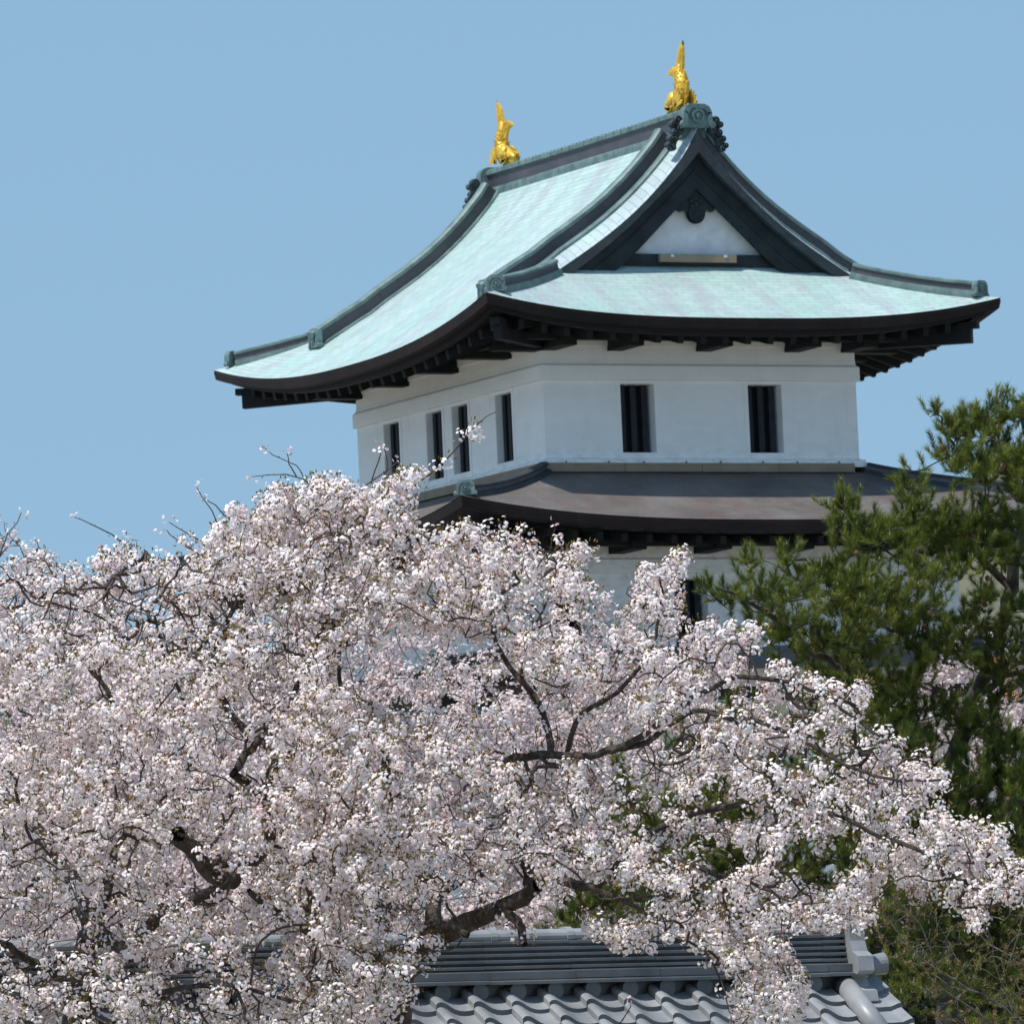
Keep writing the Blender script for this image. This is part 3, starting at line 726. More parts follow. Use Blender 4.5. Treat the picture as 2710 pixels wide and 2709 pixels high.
    for (a, b, ln, ang) in ((4.60, 8.08, .20, 62), (4.66, 7.82, .24, 50), (4.56, 7.60, .22, 30)):
        d = np.array((math.cos(R(ang)), math.sin(R(ang)))); q = np.array((a-0.06, b)); nn = np.array((-d[1], d[0]))
        mb.plate([tuple(q-nn*.11), tuple(q+d*ln-nn*.02), tuple(q+d*ln*1.1+nn*.03), tuple(q+d*ln*.5+nn*.05), tuple(q+nn*.08)], ((-0.02, 0, 0), (0, sy, 0), (0, 0, 1), (1, 0, 0)), 0.04)
    for (a, b, ln, ang) in ((4.24, 7.90, .17, 140),):
        d = np.array((math.cos(R(ang)), math.sin(R(ang)))); q = np.array((a+0.03, b)); nn = np.array((-d[1], d[0]))
        mb.plate([tuple(q-nn*.07), tuple(q+d*ln), tuple(q+nn*.07)], ((-0.02, 0, 0), (0, sy, 0), (0, 0, 1), (1, 0, 0)), 0.04)
    for s in (-1, 1):
        for (b, ln, w_) in ((7.92, .15, .09),):
            mb.plate([(0.09, -w_), (0.09+ln, w_*0.9), (0.09+ln*0.5, w_*0.5), (0.09, w_)], ((0, Y(4.42)-0.02, b), (s, 0, 0), (0, 0, 1), (0, 1, 0)), 0.04)
        for k in range(5):   # pectoral fan at the ridge
            a = R(12+k*19); d = np.array((math.cos(a), math.sin(a))); nn = np.array((-d[1], d[0])); q = np.array((4.42, 7.50)); L_ = 0.46-0.02*k
            mb.plate([tuple(q-nn*.02), tuple(q+d*L_*.8-nn*.045), tuple(q+d*L_), tuple(q+d*L_*.8+nn*.045), tuple(q+nn*.02)], ((s*0.20-0.02, 0, 0), (0, sy, 0), (0, 0, 1), (1, 0, 0)), 0.04)
        for k in range(4):   # whisker plumes by the jaw
            a = R(150+k*16); d = np.array((math.cos(a), math.sin(a))); nn = np.array((-d[1], d[0])); q = np.array((3.98+0.06*k, 7.46+0.03*k))
            mb.plate([tuple(q-nn*.03), tuple(q+d*.16-nn*.03), tuple(q+d*.26), tuple(q+d*.14+nn*.035), tuple(q+nn*.03)], ((s*0.185-0.015, 0, 0), (0, sy, 0), (0, 0, 1), (1, 0, 0)), 0.035)
    mb.build('fins', 'gold', fr)
    mb = MB()   # scale rows
    for i in range(12, m-6, 2):
        p, rx, ry = fine[i]
        d = fine[min(i+1, m-1)][0]-fine[i-1][0]; d = d/np.linalg.norm(d); u = np.cross((1, 0, 0), d); u /= np.linalg.norm(u)
        for j in range(12):
            a = 2*math.pi*(j+0.5*((i//2) % 2))/12; o_ = np.array((1.0, 0, 0))*rx*math.cos(a)+u*ry*math.sin(a)
            nrm = o_/np.linalg.norm(o_); sd = np.cross(nrm, d); c = p+o_*0.99; wv = 0.26*rx
            mb.face([mb.vert(c-sd*wv), mb.vert(c-d*0.06+nrm*0.012), mb.vert(c+sd*wv), mb.vert(c+d*0.05+nrm*0.035)])
    mb.build('scales', 'gold', fr, recalc=False)
    for ch in [o for o in S.collection.objects if o.parent == fr]:
        me = ch.data; co = np.zeros(len(me.vertices)*3, np.float32); me.vertices.foreach_get('co', co); co = co.reshape(-1, 3)
        co[:, 0] *= 0.85; co[:, 1] = sy*(4.28+(sy*co[:, 1]-4.28)*0.80); me.vertices.foreach_set('co', co.ravel()); me.update()
fish(-1, 'gilded fish on the near end of the ridge, half hidden by the end tile')
fish(1, 'gilded fish on the far end of the ridge, head and eye showing')

# ---- lower roofs and storeys -------------------------------------------------------------
def skirt_roof(name, a1, b1, z1, a2, b2, zm, zc, pw=2.8, mats='brownroof', wallz=None):
    rf = part(name)
    def zf(x, y, ex, ey, f):   # f 0 eave .. 1 top
        u = max(abs(x)/ex if abs(abs(y)-ey) < 1e-6 else 0, abs(y)/ey if abs(abs(x)-ex) < 1e-6 else 0)
        return zm+(z1-zm)*f-0.06*math.sin(math.pi*f)+(zc-zm)*min(1, u)**pw*(1-f)**1.4
    n, m = 14, 61
    for side in 'frkl':
        mb = MB(); P = np.zeros((n, m, 3)); U = np.zeros((n, m, 2)); L = 0
        for i in range(n):
            f = i/(n-1); ex, ey = a2+(a1-a2)*f, b2+(b1-b2)*f
            if i: L += math.hypot((b2-b1)/(n-1), (z1-zm)/(n-1))
            for j, (x, y) in enumerate(eave_line(side, m, ex, ey)):
                P[i, j] = (x, y, zf(x, y, ex, ey, f)); U[i, j] = ((x if side in 'fk' else y), L)
        mb.grid(P, U, 0, flip=True); mb.build('roof_slope', mats, rf, smooth=True, recalc=False)
    ze = lambda x, y: zf(x, y, a2, b2, 0)
    mb = MB(); eave_strip(mb, ze, a2, b2, [(0, 0.003), (0.015, -0.035), (0.0, -0.05), (0.03, -0.22), (0.15, -0.24), (0.42, -0.255)], n=61)
    mb.build('eave_edge', 'fascia', rf)
    mb = MB()
    wz = wallz
    for side in 'frkl':
        pts = eave_line(side, 31, a2, b2); G = np.zeros((31, 3, 3)); U = np.zeros((31, 3, 2))
        for i, (x, y) in enumerate(pts):
            z = ze(x, y)-0.25
            for j, q in enumerate((0.40, 1.3, 2.6)): 
                f = (q-0.4)/2.2; G[i, j] = (x*(1-q/a2), y*(1-q/b2), z*(1-f)+(wz+0.35)*f)
        mb.grid(G, U)
    mb.build('soffit', 'wood', rf)
    for sx in (-1, 1):
        for sy in (-1, 1):
            t = np.linspace(0, 0.93, 18)[::-1]
            pts = []
            for q in t:
                f = 1-q; ex, ey = a2+(a1-a2)*f, b2+(b1-b2)*f; pts.append((sx*ex, sy*ey, zf(ex, ey, ex, ey, f)-0.03))
            pr, mm = ridge_prof(0.22, 0.24, 0.07); mb = MB(); mb.sweep(pts, pr, mm); mb.build('hip_ridge', ['panel', 'fascia2'], rf)
            e = pts[0]; d = (a2-a1, b2-b1)
            oni(rf, (e[0], e[1], e[2]+0.02) if False else (sx*(a2+(a1-a2)*0.05), sy*(b2+(b1-b2)*0.05), zf(a2*1.0, b2, a2, b2, 0.05)-0.0), (sx*0.45, sy*1.0), 0.56, h=1.1)
            mb = MB(); mb.beam((sx*(a1+0.2), sy*(b1+0.2), wz+0.25), (sx*(a2-0.45), sy*(b2-0.45), zc-0.52), 0.17, 0.28); mb.build('hip_rafter', 'wood', rf)
    return rf, ze
rf2, ze2 = skirt_roof('middle_roof', 3.75, 4.74, -0.20, 7.385, 8.366, -1.556, -1.064, wallz=-1.95)
W2A, W2B = 5.10, 6.08
mb = MB(); W2 = [(-1.56, -0.80), (2.30, 3.06), (-4.3, -3.6)]
Z20, Z21 = -4.00, -2.555
wall_face(mb, 'f', W2A, W2B, -5.2, -1.25, [(s0, s1, Z20, Z21) for s0, s1 in W2], 0.34)
for sd in 'lrk': wall_face(mb, sd, W2A, W2B, -5.2, -1.25, [], 0.3)
mw = mb.build('middle_storey_wall', 'plaster', keep)
mb = MB(); mb.sweep_rect(W2A, W2B, [(0.002, -2.44), (0.06, -2.438), (0.06, -2.155), (0.03, -2.13), (0.012, -2.10), (0.002, -2.0)])
mb.sweep_rect(W2A, W2B, [(0.002, -1.78), (0.03, -1.77), (0.035, -1.6), (0.002, -1.58)]); mb.build('frieze', 'plaster', mw)
for s0, s1 in W2: window('f', W2A, W2B, s0, s1, Z20, Z21, 0.24)
for x in np.arange(-6.3, 6.31, 0.56):
    mb = MB(); z = ze2(x, -8.366)-0.285; mb.beam((x, -7.86, z), (x, -6.2, -1.55), 0.13, 0.17); mb.build('rafter', 'wood', rf2)
mb = MB(); mb.sweep_rect(W2A, W2B, [(0.80, -1.96), (1.0, -1.96), (1.0, -1.76), (0.80, -1.76), (0.80, -1.96)]); mb.build('purlin', 'wood', rf2)
for x in (-4.6, -2.85, -0.9, 1.0, 2.95, 4.6):
    mb = MB(); mb.box(x-0.17, x+0.17, -W2B-1.1, -W2B+0.02, -2.04, -1.83); mb.build('bracket_arm', 'wood', rf2)
rf3, ze3 = skirt_roof('lowest_roof', 5.2, 6.18, -3.95, 8.85, 9.80, -5.09, -4.60, wallz=-5.45)
mb = MB()
for sd in 'flrk': wall_face(mb, sd, 6.55, 7.5, -9.3, -4.75, [], 0.3)
mb.build('ground_storey_wall', 'plaster', keep)
mb = MB(); mb.sweep_rect(6.6, 7.55, [(-6.0, -9.25), (0.1, -9.25), (0.5, -11.0), (1.1, -12.6)]); mb.build('stone_base', 'stone', keep)
# ================================================================== SETTING
# terrain sheet: rises from the park to the castle platform, far hill behind
fh = np.array((math.sin(YAW), math.cos(YAW))); rh = np.array((math.cos(YAW), -math.sin(YAW)))
def ground_z(d, l):
    z = float(np.interp(d, [-50, 30, 66, 90, 120, 150, 170, 230, 320, 1600], [-20.2, -20.1, -19.4, -18.4, -16.2, -13.6, -12.5, -12.3, -14, -16]))
    return z
ds = [-60, -20, 0, 20, 40, 55, 66, 75, 90, 105, 120, 135, 150, 160, 170, 200, 240, 320, 450, 600, 800, 1200, 2500, 6000]
ls = [-4000, -1500, -600, -300, -150, -80, -50, -35, -20, -10, 0, 10, 20, 35, 50, 80, 150, 300, 600, 1500, 4000]
mb = MB(); P = np.zeros((len(ds), len(ls), 3)); U = np.zeros((len(ds), len(ls), 2))
for i, d in enumerate(ds):
    for j, l in enumerate(ls):
        q = CAM_C[:2]+fh*d+rh*l; P[i, j] = (q[0], q[1], ground_z(d, l))
mb.grid(P, U); gr = mb.build('ground', 'ground', recalc=False, smooth=True); tag(gr, kind='structure')
mb = MB(); n = 90; rows = 14; P = np.zeros((rows, n, 3)); U = np.zeros((rows, n, 2))
for j in range(n):
    ang = -14+28*j/(n-1)                      # degrees right of the camera's heading
    h = 4.40+0.10*math.sin(ang*1.7)+0.06*math.sin(ang*5.1+1)
    h += (1.12*math.exp(-((ang-3.1)/0.62)**2) if ang < 3.1 else 1.12*math.exp(-((ang-3.1)/3.0)**2))
    for i in range(rows):
        t = i/(rows-1); d = 520+260*t
        top = CAM_C[2]+780*math.tan(R(h))
        q = CAM_C[:2]+(fh*math.cos(R(ang))+rh*math.sin(R(ang)))*d
        P[i, j] = (q[0], q[1], -18+(top+18)*t**0.8+3.0*math.sin(t*9+j*0.9)*t*(1-t))
mb.grid(P, U); hl = mb.build('hill', 'hill', recalc=False, smooth=True); tag(hl, kind='structure')

# ================================================================== NEAR TILED ROOF
RD = 70.0
roofpt = at(2218, 2437, RD)                   # top of the ridge at its right end
RX1, RY, RZ = roofpt[0], roofpt[1], roofpt[2]
RX0 = RX1-7.2
PIT, ROWP, SL = 0.306, 0.178, 0.70            # tile pitch, course depth in plan, slope
gate = thing('tiled_gatehouse', (RX1-3.6, RY, -19.6), 'low gatehouse with silver grey pantile roof and layered ridge below the cherry branches', 'gatehouse')
RH = 0.415                                     # ridge height over the tiles
z_t = RZ-RH                                    # tile surface height at the ridge line
def tile_slope(sgn):
    mb = MB(); rows = 13; cols = int((RX1-0.12-RX0)/PIT)
    prof = [(0.0, -0.012), (0.004, 0.030), (0.05, 0.044), (0.12, 0.050), (0.20, 0.046), (0.29, 0.032), (0.39, 0.012), (0.50, -0.006), (0.62, -0.017), (0.75, -0.021), (0.88, -0.019), (1.0, -0.012)]
    for c in range(cols):
        xr = RX1-0.13-c*PIT
        for r in range(rows):
            y0 = 0.10+r*ROWP; y1 = y0+ROWP+0.03
            jz = rnd.uniform(-0.003, 0.003); jx = rnd.uniform(-0.003, 0.003)
            n = len(prof); k = len(mb.v)
            for (y, dz) in ((y0, -0.004), (y1, 0.038)):
                for (t, h) in prof: mb.vert((xr-PIT+t*PIT+jx, RY+sgn*y, z_t-SL*y+dz+h+jz))
            for (t, h) in prof: mb.vert((xr-PIT+t*PIT+jx, RY+sgn*(y1-0.004), z_t-SL*y1+0.036-0.040+h+jz))
            for i in range(n-1):
                mb.face([k+i, k+i+1, k+n+i+1, k+n+i]); mb.face([k+n+i, k+n+i+1, k+2*n+i+1, k+2*n+i], None, 1)  # front edges get the darker material, shade put into the colour
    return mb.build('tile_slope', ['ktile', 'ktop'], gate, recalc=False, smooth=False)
for s in (-1, 1): tile_slope(s)
# layered ridge
mb = MB()
def lay(w0, w1, z0, z1, mi=0, j=0.0):
    x = RX0
    while x < RX1-0.01:
        e = min(x+0.70, RX1); d = rnd.uniform(-0.002, 0.002)
        k = len(mb.v)
        for xx in (x+0.0015, e-0.0015):
            for (y, z) in ((-w0, z0), (-w0, z1-0.012), (-w1, z1), (w1, z1), (w0, z1-0.012), (w0, z0)): mb.vert((xx, RY+y+d, z+d))
        for i in range(5): mb.face([k+i, k+i+1, k+7+i, k+6+i], None, mi)
        mb.face([k+5, k, k+6, k+11], None, mi); mb.face([k+i for i in range(6)], None, mi); mb.face([k+6+i for i in range(6)][::-1], None, mi)
        x = e
zb = z_t-0.02
lay(0.225, 0.195, zb+0.015, zb+0.048)
lay(0.200, 0.125, zb+0.052, zb+0.118)
for k in range(5): lay(0.128-0.007*k, 0.098-0.007*k, zb+0.130+k*0.046, zb+0.130+k*0.046+0.031)
mb.box(RX0, RX1-0.02, RY-0.06, RY+0.06, zb-0.2, zb+0.35)
for k in range(24):   # half-round fillers under the ridge
    xc = RX1-0.13-(k+0.62)*PIT
    for s in (-1, 1):
        mb.lathe((xc, RY+s*0.155, zb-0.035), (0, s, 0), [(0.065, -0.05), (0.065, 0.035)], 14)
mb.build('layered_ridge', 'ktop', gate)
mb = MB()
x = RX0
while x < RX1-0.05:
    e = min(x+0.62, RX1)
    mb.sweep([(x, RY, zb+0.372), (e-0.05, RY, zb+0.372)], [(0.085*math.cos(R(a)), 0.055*math.sin(R(a))) for a in range(0, 360, 24)])
    mb.sweep([(e-0.06, RY, zb+0.374), (e-0.005, RY, zb+0.374)], [(0.098*math.cos(R(a)), 0.068*math.sin(R(a))) for a in range(0, 360, 24)])
    x = e
mb.build('ridge_cap', 'ktile', gate)
# end ornament: slab with curling feet, and the long round end tile
ol = [(-0.155, 0.50), (0.155, 0.50), (0.165, 0.46), (0.17, 0.33), (0.205, 0.25), (0.29, 0.21), (0.30, 0.10), (0.27, 0.075), (0.20, 0.09), (0.17, 0.055), (0.21, -0.02), (0.33, -0.05), (0.35, -0.13), (0.31, -0.15), (-0.31, -0.15), (-0.35, -0.13), (-0.33, -0.05), (-0.21, -0.02), (-0.17, 0.055), (-0.20, 0.09), (-0.27, 0.075), (-0.30, 0.10), (-0.29, 0.21), (-0.205, 0.25), (-0.17, 0.33), (-0.165, 0.46)]
mb = MB(); mb.plate(ol[::-1], ((RX1+0.0, RY, zb-0.05), (0, 1, 0), (0, 0, 1), (1, 0, 0)), 0.13)
eo = mb.build('ridge_end_ornament', 'ktile', gate)
mb = MB(); mb.lathe((RX1+0.10, RY, zb+0.085), (1, 0, 0.10), [(0.068, 0), (0.070, 0.12), (0.080, 0.22), (0.084, 0.27), (0.066, 0.272)], 20)
mb.build('round_end_tile', 'ktile', eo)
# rounded verge roll and the outer verge tiles
for s in (-1, 1):
    mb = MB()
    pts = [(RX1-0.045, RY+s*y, z_t-SL*y+0.03) for y in (0.14, 0.75, 1.36, 1.97, 2.5)]
    for i in range(4):
        a, b = np.array(pts[i]), np.array(pts[i+1]); b2 = a+(b-a)*0.995
        mb.sweep([a, b2], [(0.082*math.cos(R(q)), 0.082*math.sin(R(q))) for q in range(0, 360, 20)], scale=[1.0, 1.03])
    mb.build('verge_roll', 'ktile', gate, smooth=True)
    mb = MB()
    for r in range(13):
        y0 = 0.02+r*ROWP; y1 = y0+ROWP+0.03
        pr = [(0.02, 0.0), (0.10, -0.006), (0.20, -0.002), (0.255, 0.018), (0.285, 0.026), (0.30, 0.008), (0.30, -0.11)]
        k = len(mb.v); n = len(pr)
        for (y, dz) in ((y0, -0.004), (y1, 0.038)):
            for (a, h) in pr: mb.vert((RX1+a, RY+s*y, z_t-SL*y+dz+h))
        for (a, h) in pr: mb.vert((RX1+a, RY+s*(y1-0.002), z_t-SL*y1+0.036-0.032+h))
        for i in range(n-1):
            mb.face([k+i, k+i+1, k+n+i+1, k+n+i]); mb.face([k+n+i, k+n+i+1, k+2*n+i+1, k+2*n+i], None, 1)  # verge tile front edges darkened likewise, as painted shade
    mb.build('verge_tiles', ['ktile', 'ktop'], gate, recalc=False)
# body of the gatehouse
mb = MB()
mb.box(RX0+0.3, RX1-0.35, RY-1.5, RY+1.5, -19.8, z_t-1.35)
mb.poly([(RX1-0.352, RY-1.5, z_t-1.35), (RX1-0.352, RY+1.5, z_t-1.35), (RX1-0.352, RY, z_t-0.25)])
mb.build('wall', 'plaster', gate)
mb = MB(); mb.quad((RX0, RY, z_t-0.16), (RX1+0.25, RY, z_t-0.16), (RX1+0.25, RY-2.45, z_t-SL*2.45-0.10), (RX0, RY-2.45, z_t-SL*2.45-0.10))
mb.quad((RX0, RY, z_t-0.165), (RX1+0.25, RY, z_t-0.165), (RX1+0.25, RY+2.45, z_t-SL*2.45-0.10), (RX0, RY+2.45, z_t-SL*2.45-0.10))
mb.build('roof_boarding', 'wood', gate)

# long white plaster wall with tiled coping, beyond the gatehouse
def low_wall(p0, p1, zb_, h, label):
    p0 = np.array(p0[:2]); p1 = np.array(p1[:2]); d = p1-p0; L = np.linalg.norm(d); d /= L; nrm = np.array((-d[1], d[0]))
    c = (p0+p1)/2; t = thing('plaster_wall', (c[0], c[1], zb_), label, 'wall')
    def q(s, o, z): return (p0[0]+d[0]*s+nrm[0]*o, p0[1]+d[1]*s+nrm[1]*o, z)
    mb = MB()
    for o in (-0.22, 0.22): mb.quad(q(0, o, zb_-1), q(L, o, zb_-1), q(L, o, zb_+h), q(0, o, zb_+h))
    mb.quad(q(0, -.22, zb_+h), q(L, -.22, zb_+h), q(L, .22, zb_+h), q(0, .22, zb_+h))
    mb.quad(q(0, -.22, zb_-1), q(0, .22, zb_-1), q(0, .22, zb_+h), q(0, -.22, zb_+h)); mb.quad(q(L, -.22, zb_-1), q(L, .22, zb_-1), q(L, .22, zb_+h), q(L, -.22, zb_+h))
    mb.build('wall_panel', 'plaster', t)
    mb = MB(); mb.sweep([q(0, 0, zb_+h), q(L, 0, zb_+h)], [(-.5, 0), (-.5, .06), (-.08, .32), (-.07, .42), (.07, .42), (.08, .32), (.5, .06), (.5, 0)])
    n = int(L/0.3)
    for k in range(n):
        for s in (-1, 1): mb.beam(q(k*0.3+0.15, s*0.10, zb_+h+0.35), q(k*0.3+0.15, s*0.5, zb_+h+0.10), 0.10, 0.05)
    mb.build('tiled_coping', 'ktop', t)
pa, pb = at(1500, 2700, 118), at(3400, 2650, 130)
low_wall(pa, pb, -17.2, 2.9, 'long white plaster wall with grey tiled coping behind the pines')

# small copper-roofed hut glimpsed between the cherry limbs
hp = at(1180, 2430, 104)
hut = thing('roofed_hut', (hp[0], hp[1], -17.5), 'small timber hut with pale green copper roof behind the thick cherry limb', 'hut')
mb = MB(); X0, X1, Y0, Z0 = hp[0]-1.2, hp[0]+0.8, hp[1], hp[2]
n = 12; P = np.zeros((n, 10, 3)); U = np.zeros((n, 10, 2))
for i in range(n):
    t = i/(n-1)
    for j in range(10):
        x = X0+(X1-X0)*j/9; P[i, j] = (x, Y0+1.6*t, Z0+0.02+0.75*t**1.1); U[i, j] = (x, 1.7*t)
mb.grid(P, U); P2 = P.copy(); P2[:, :, 1] = 2*(Y0+1.6)-P[:, :, 1]; mb.grid(P2, U)
mb.build('roof', 'cap', hut, recalc=False)
mb = MB(); mb.box(X0, X1, Y0+0.02, Y0+0.12, Z0-0.14, Z0+0.005); mb.box(X0+0.2, X1-0.2, Y0+0.5, Y0+2.7, -18.2, Z0+0.1); mb.build('wall', 'wood', hut)

# sagging cable strung in front of the far cherries
c0, c1_ = at(-200, 1885, 112), at(2000, 1850, 118)
mb = MB(); mb.sweep([c0+(c1_-c0)*t+np.array((0, 0, -0.9*4*t*(1-t)*0.12)) for t in np.linspace(0, 1, 30)], [(0.022*math.cos(R(q)), 0.022*math.sin(R(q))) for q in range(0, 360, 60)])
cb = mb.build('sagging_cable', 'cable'); tag(cb, 'thin grey green cable sagging in front of the distant cherry blossom', 'cable')
# orange banner behind the pine
q0 = at(2628, 1795, 128)
bn = thing('orange_banner', (q0[0], q0[1], -15.8), 'small orange cloth banner on a pole behind the pine boughs', 'banner')
mb = MB(); mb.lathe((q0[0], q0[1], -16.2), (0, 0, 1), [(0.025, 0), (0.02, q0[2]+16.2+0.35)], 8); mb.build('pole', 'wood', bn)
mb = MB(); G = np.zeros((8, 8, 3)); U = np.zeros((8, 8, 2))
for i in range(8):
    for j in range(8): G[i, j] = (q0[0]+0.02+0.34*i/7, q0[1]+0.05*math.sin(i*1.1+j*.4), q0[2]+0.3-0.62*j/7)
mb.grid(G, U); mb.build('cloth', 'orange', bn, recalc=False)
# ================================================================== TREES
class Tree:
    """skeleton grown from hand-laid limbs towards points spread in the crown"""
    def __init__(s, seed=1):
        s.P = []; s.par = []; s.R = []; s.fix = []; s.D = []; s.rs = np.random.RandomState(seed); s.chains = []
    def limb(s, pts, r0, r1, step=0.10, parent=None, wob=0.02):
        """pts world points; smooth polyline; radii r0 -> r1"""
        pts = [np.array(p, float) for p in pts]; out = []
        n = len(pts)
        for i in range(n-1):
            p0 = pts[max(i-1, 0)]; p1 = pts[i]; p2 = pts[i+1]; p3 = pts[min(i+2, n-1)]
            m = max(2, int(np.linalg.norm(p2-p1)/step))
            for k in range(m):
                t = k/m
                out.append(0.5*((2*p1)+(-p0+p2)*t+(2*p0-5*p1+4*p2-p3)*t*t+(-p0+3*p1-3*p2+p3)*t**3))
        out.append(pts[-1]); N = len(out); ch = []; prev = -1
        if parent is not None and len(s.P):
            A_ = np.array(s.P); prev = int(np.argmin(((A_-out[0])**2).sum(1)))
            ch.append(prev)
        for i, p in enumerate(out):
            q = p+s.rs.randn(3)*wob*(0 if i in (0,) else 1)
            s.P.append(q); s.par.append(prev); s.R.append(r0+(r1-r0)*i/max(1, N-1)); s.fix.append(True)
            d = out[min(i+1, N-1)]-out[max(i-1, 0)]; s.D.append(d/(np.linalg.norm(d)+1e-9)); prev = len(s.P)-1; ch.append(prev)
        s.chains.append((ch, True)); return ch
    def grow(s, targets, step=0.09, bend=0.45, noise_=0.25, maxd=1e9, up_=0.0):
        T = np.array(targets); cap = len(s.P)+int(len(T)*12)
        P = np.zeros((cap*3, 3)); D = np.zeros((cap*3, 3)); n = len(s.P); P[:n] = s.P; D[:n] = s.D
        base = P[:n].copy()
        dd = np.array([((base-t)**2).sum(1).min() for t in T]); order = np.argsort(dd)
        tips = []
        for oi in order:
            t = T[oi]; v = t-P[:n]; d = np.sqrt((v**2).sum(1))+1e-6
            c = (v*D[:n]).sum(1)/d
            cost = d*(1+0.45*(1-c)); k = int(np.argmin(cost))
            if d[k] < step*0.8 or d[k] > maxd: continue
            pos = P[k].copy(); hd = D[k].copy(); ch = [k]; prev = k; L = d[k]; m = max(1, int(round(L/step*1.1)))
            nz = s.rs.randn(3)
            for i in range(m):
                to = t-pos; rem = np.linalg.norm(to)
                if rem < step*0.5: break
                to /= rem; f = (i+1)/m
                nz = nz*0.6+s.rs.randn(3)*0.6
                dr = to*(bend+(1-bend)*f)+hd*(1-bend)*(1-f)+nz*noise_*(1-f*0.5)+np.array((0, 0, up_))*(1-f)
                dr /= np.linalg.norm(dr)+1e-9; pos = pos+dr*min(step, rem*1.05); hd = dr
                P[n] = pos; D[n] = dr; s.P.append(pos.copy()); s.D.append(dr); s.par.append(prev); s.R.append(0); s.fix.append(False)
                prev = n; ch.append(n); n += 1
            s.chains.append((ch, False)); tips.append(prev)
        return tips
    def radii(s, rt=0.0024, p=2.3, cap=1e9):
        n = len(s.P); acc = np.zeros(n); kids = np.zeros(n, int)
        for i in range(n-1, -1, -1):
            if kids[i] == 0: acc[i] = max(acc[i], rt**p)
            if s.par[i] >= 0: acc[s.par[i]] += acc[i]; kids[s.par[i]] += 1
        r = acc**(1/p); s.tips = acc/(rt**p)
        s.Rf = np.array([max(s.R[i], 0) if s.fix[i] else min(r[i], cap) for i in range(n)])
        s.PA = np.array(s.P); s.DA = np.array(s.D)
        return s.Rf
    def tubes(s, sel, sides, name, mat, parent, lo=0.0, rough=0.0):
        V = []; F = []; UV = []; nv = 0
        for ch, fx in s.chains:
            if not sel(ch, fx): continue
            pts = s.PA[ch]; m = len(ch)
            if m < 2: continue
            rr = s.Rf[ch].copy()
            if not fx: rr[0] = min(rr[0], rr[1]*1.25)
            elif len(rr) > 1 and rr[0] > rr[1]*1.5: rr[0] = rr[1]*1.2
            d = np.gradient(pts, axis=0); d /= (np.linalg.norm(d, axis=1)[:, None]+1e-9)
            ref = np.array((0.31, 0.17, 0.93)); 
            e1 = np.cross(d, ref); e1 /= (np.linalg.norm(e1, axis=1)[:, None]+1e-9); e2 = np.cross(d, e1)
            a = np.arange(sides)*2*math.pi/sides; ca, sa = np.cos(a), np.sin(a)
            jit = 1+rough*s.rs.randn(m, sides) if rough else np.ones((m, sides))
            ring = pts[:, None, :]+(e1[:, None, :]*ca[None, :, None]+e2[:, None, :]*sa[None, :, None])*(rr[:, None]*jit)[:, :, None]
            L = np.concatenate([[0], np.cumsum(np.linalg.norm(np.diff(pts, axis=0), axis=1))])
            uv = np.stack([np.repeat(L[:, None], sides, 1), np.repeat(a[None, :]/6.283, m, 0)], 2)
            V.append(ring.reshape(-1, 3)); UV.append(uv.reshape(-1, 2))
            i = np.arange(m-1)[:, None]; j = np.arange(sides)[None, :]; q = (j+1) % sides
            F.append((nv+np.stack([i*sides+j, i*sides+q, (i+1)*sides+q, (i+1)*sides+j], 2)).reshape(-1, 4)); nv += m*sides
        if not V: return None
        return fastmesh(name, np.concatenate(V), np.concatenate(F), mat, parent, uv=np.concatenate(UV), smooth=True)

def basis(N, rs):
    N = N/(np.linalg.norm(N, axis=1)[:, None]+1e-9)
    r = rs.randn(len(N), 3); e1 = np.cross(N, r); e1 /= (np.linalg.norm(e1, axis=1)[:, None]+1e-9)
    return N, e1, np.cross(N, e1)

def flowers(C, N, rad, rs, name, mat, parent, tint, petals=5, cup=-0.22):
    """five notched petals each, merged into one blossom mesh; C centres, N facing"""
    n = len(C); N, e1, e2 = basis(N, rs); m = petals
    a = np.arange(m)*2*math.pi/m; b = a+math.pi/m
    R_ = rad[:, None, None]
    tip = C[:, None, :]+R_*(e1[:, None, :]*np.cos(a)[None, :, None]+e2[:, None, :]*np.sin(a)[None, :, None])*(1+0.09*rs.randn(n, m, 1))+N[:, None, :]*R_*(cup+0.16*rs.randn(n, m, 1))
    val = C[:, None, :]+R_*0.93*(e1[:, None, :]*np.cos(b)[None, :, None]+e2[:, None, :]*np.sin(b)[None, :, None])+N[:, None, :]*R_*(cup*0.65)
    cen = C[:, None, :]+N[:, None, :]*R_*0.22
    V = np.concatenate([cen, tip, val], 1)           # n, 1+2m, 3
    k = 1+2*m; base = (np.arange(n)*k)[:, None, None]
    F = np.array([[0, 1+m+(i-1) % m, 1+i, 1+m+i] for i in range(m)])[None]+base
    T = np.concatenate([tint[:, None]*0.55, np.repeat(tint[:, None], 2*m, 1)], 1)
    return fastmesh(name, V.reshape(-1, 3), F.reshape(-1, 4), mat, parent, tint=np.clip(T, 0, 1).ravel(), smooth=True)

def leaves(C, N, ln, rs, name, mat, parent, tint):
    n = len(C); N, e1, e2 = basis(N, rs); ln = ln[:, None]
    V = np.stack([C, C+N*ln*0.5+e1*ln*0.22, C+N*ln+e2*ln*0.12, C+N*ln*0.5-e1*ln*0.22], 1)
    F = np.arange(n*4).reshape(n, 4)
    return fastmesh(name, V.reshape(-1, 3), F, mat, parent, tint=np.repeat(tint, 4))

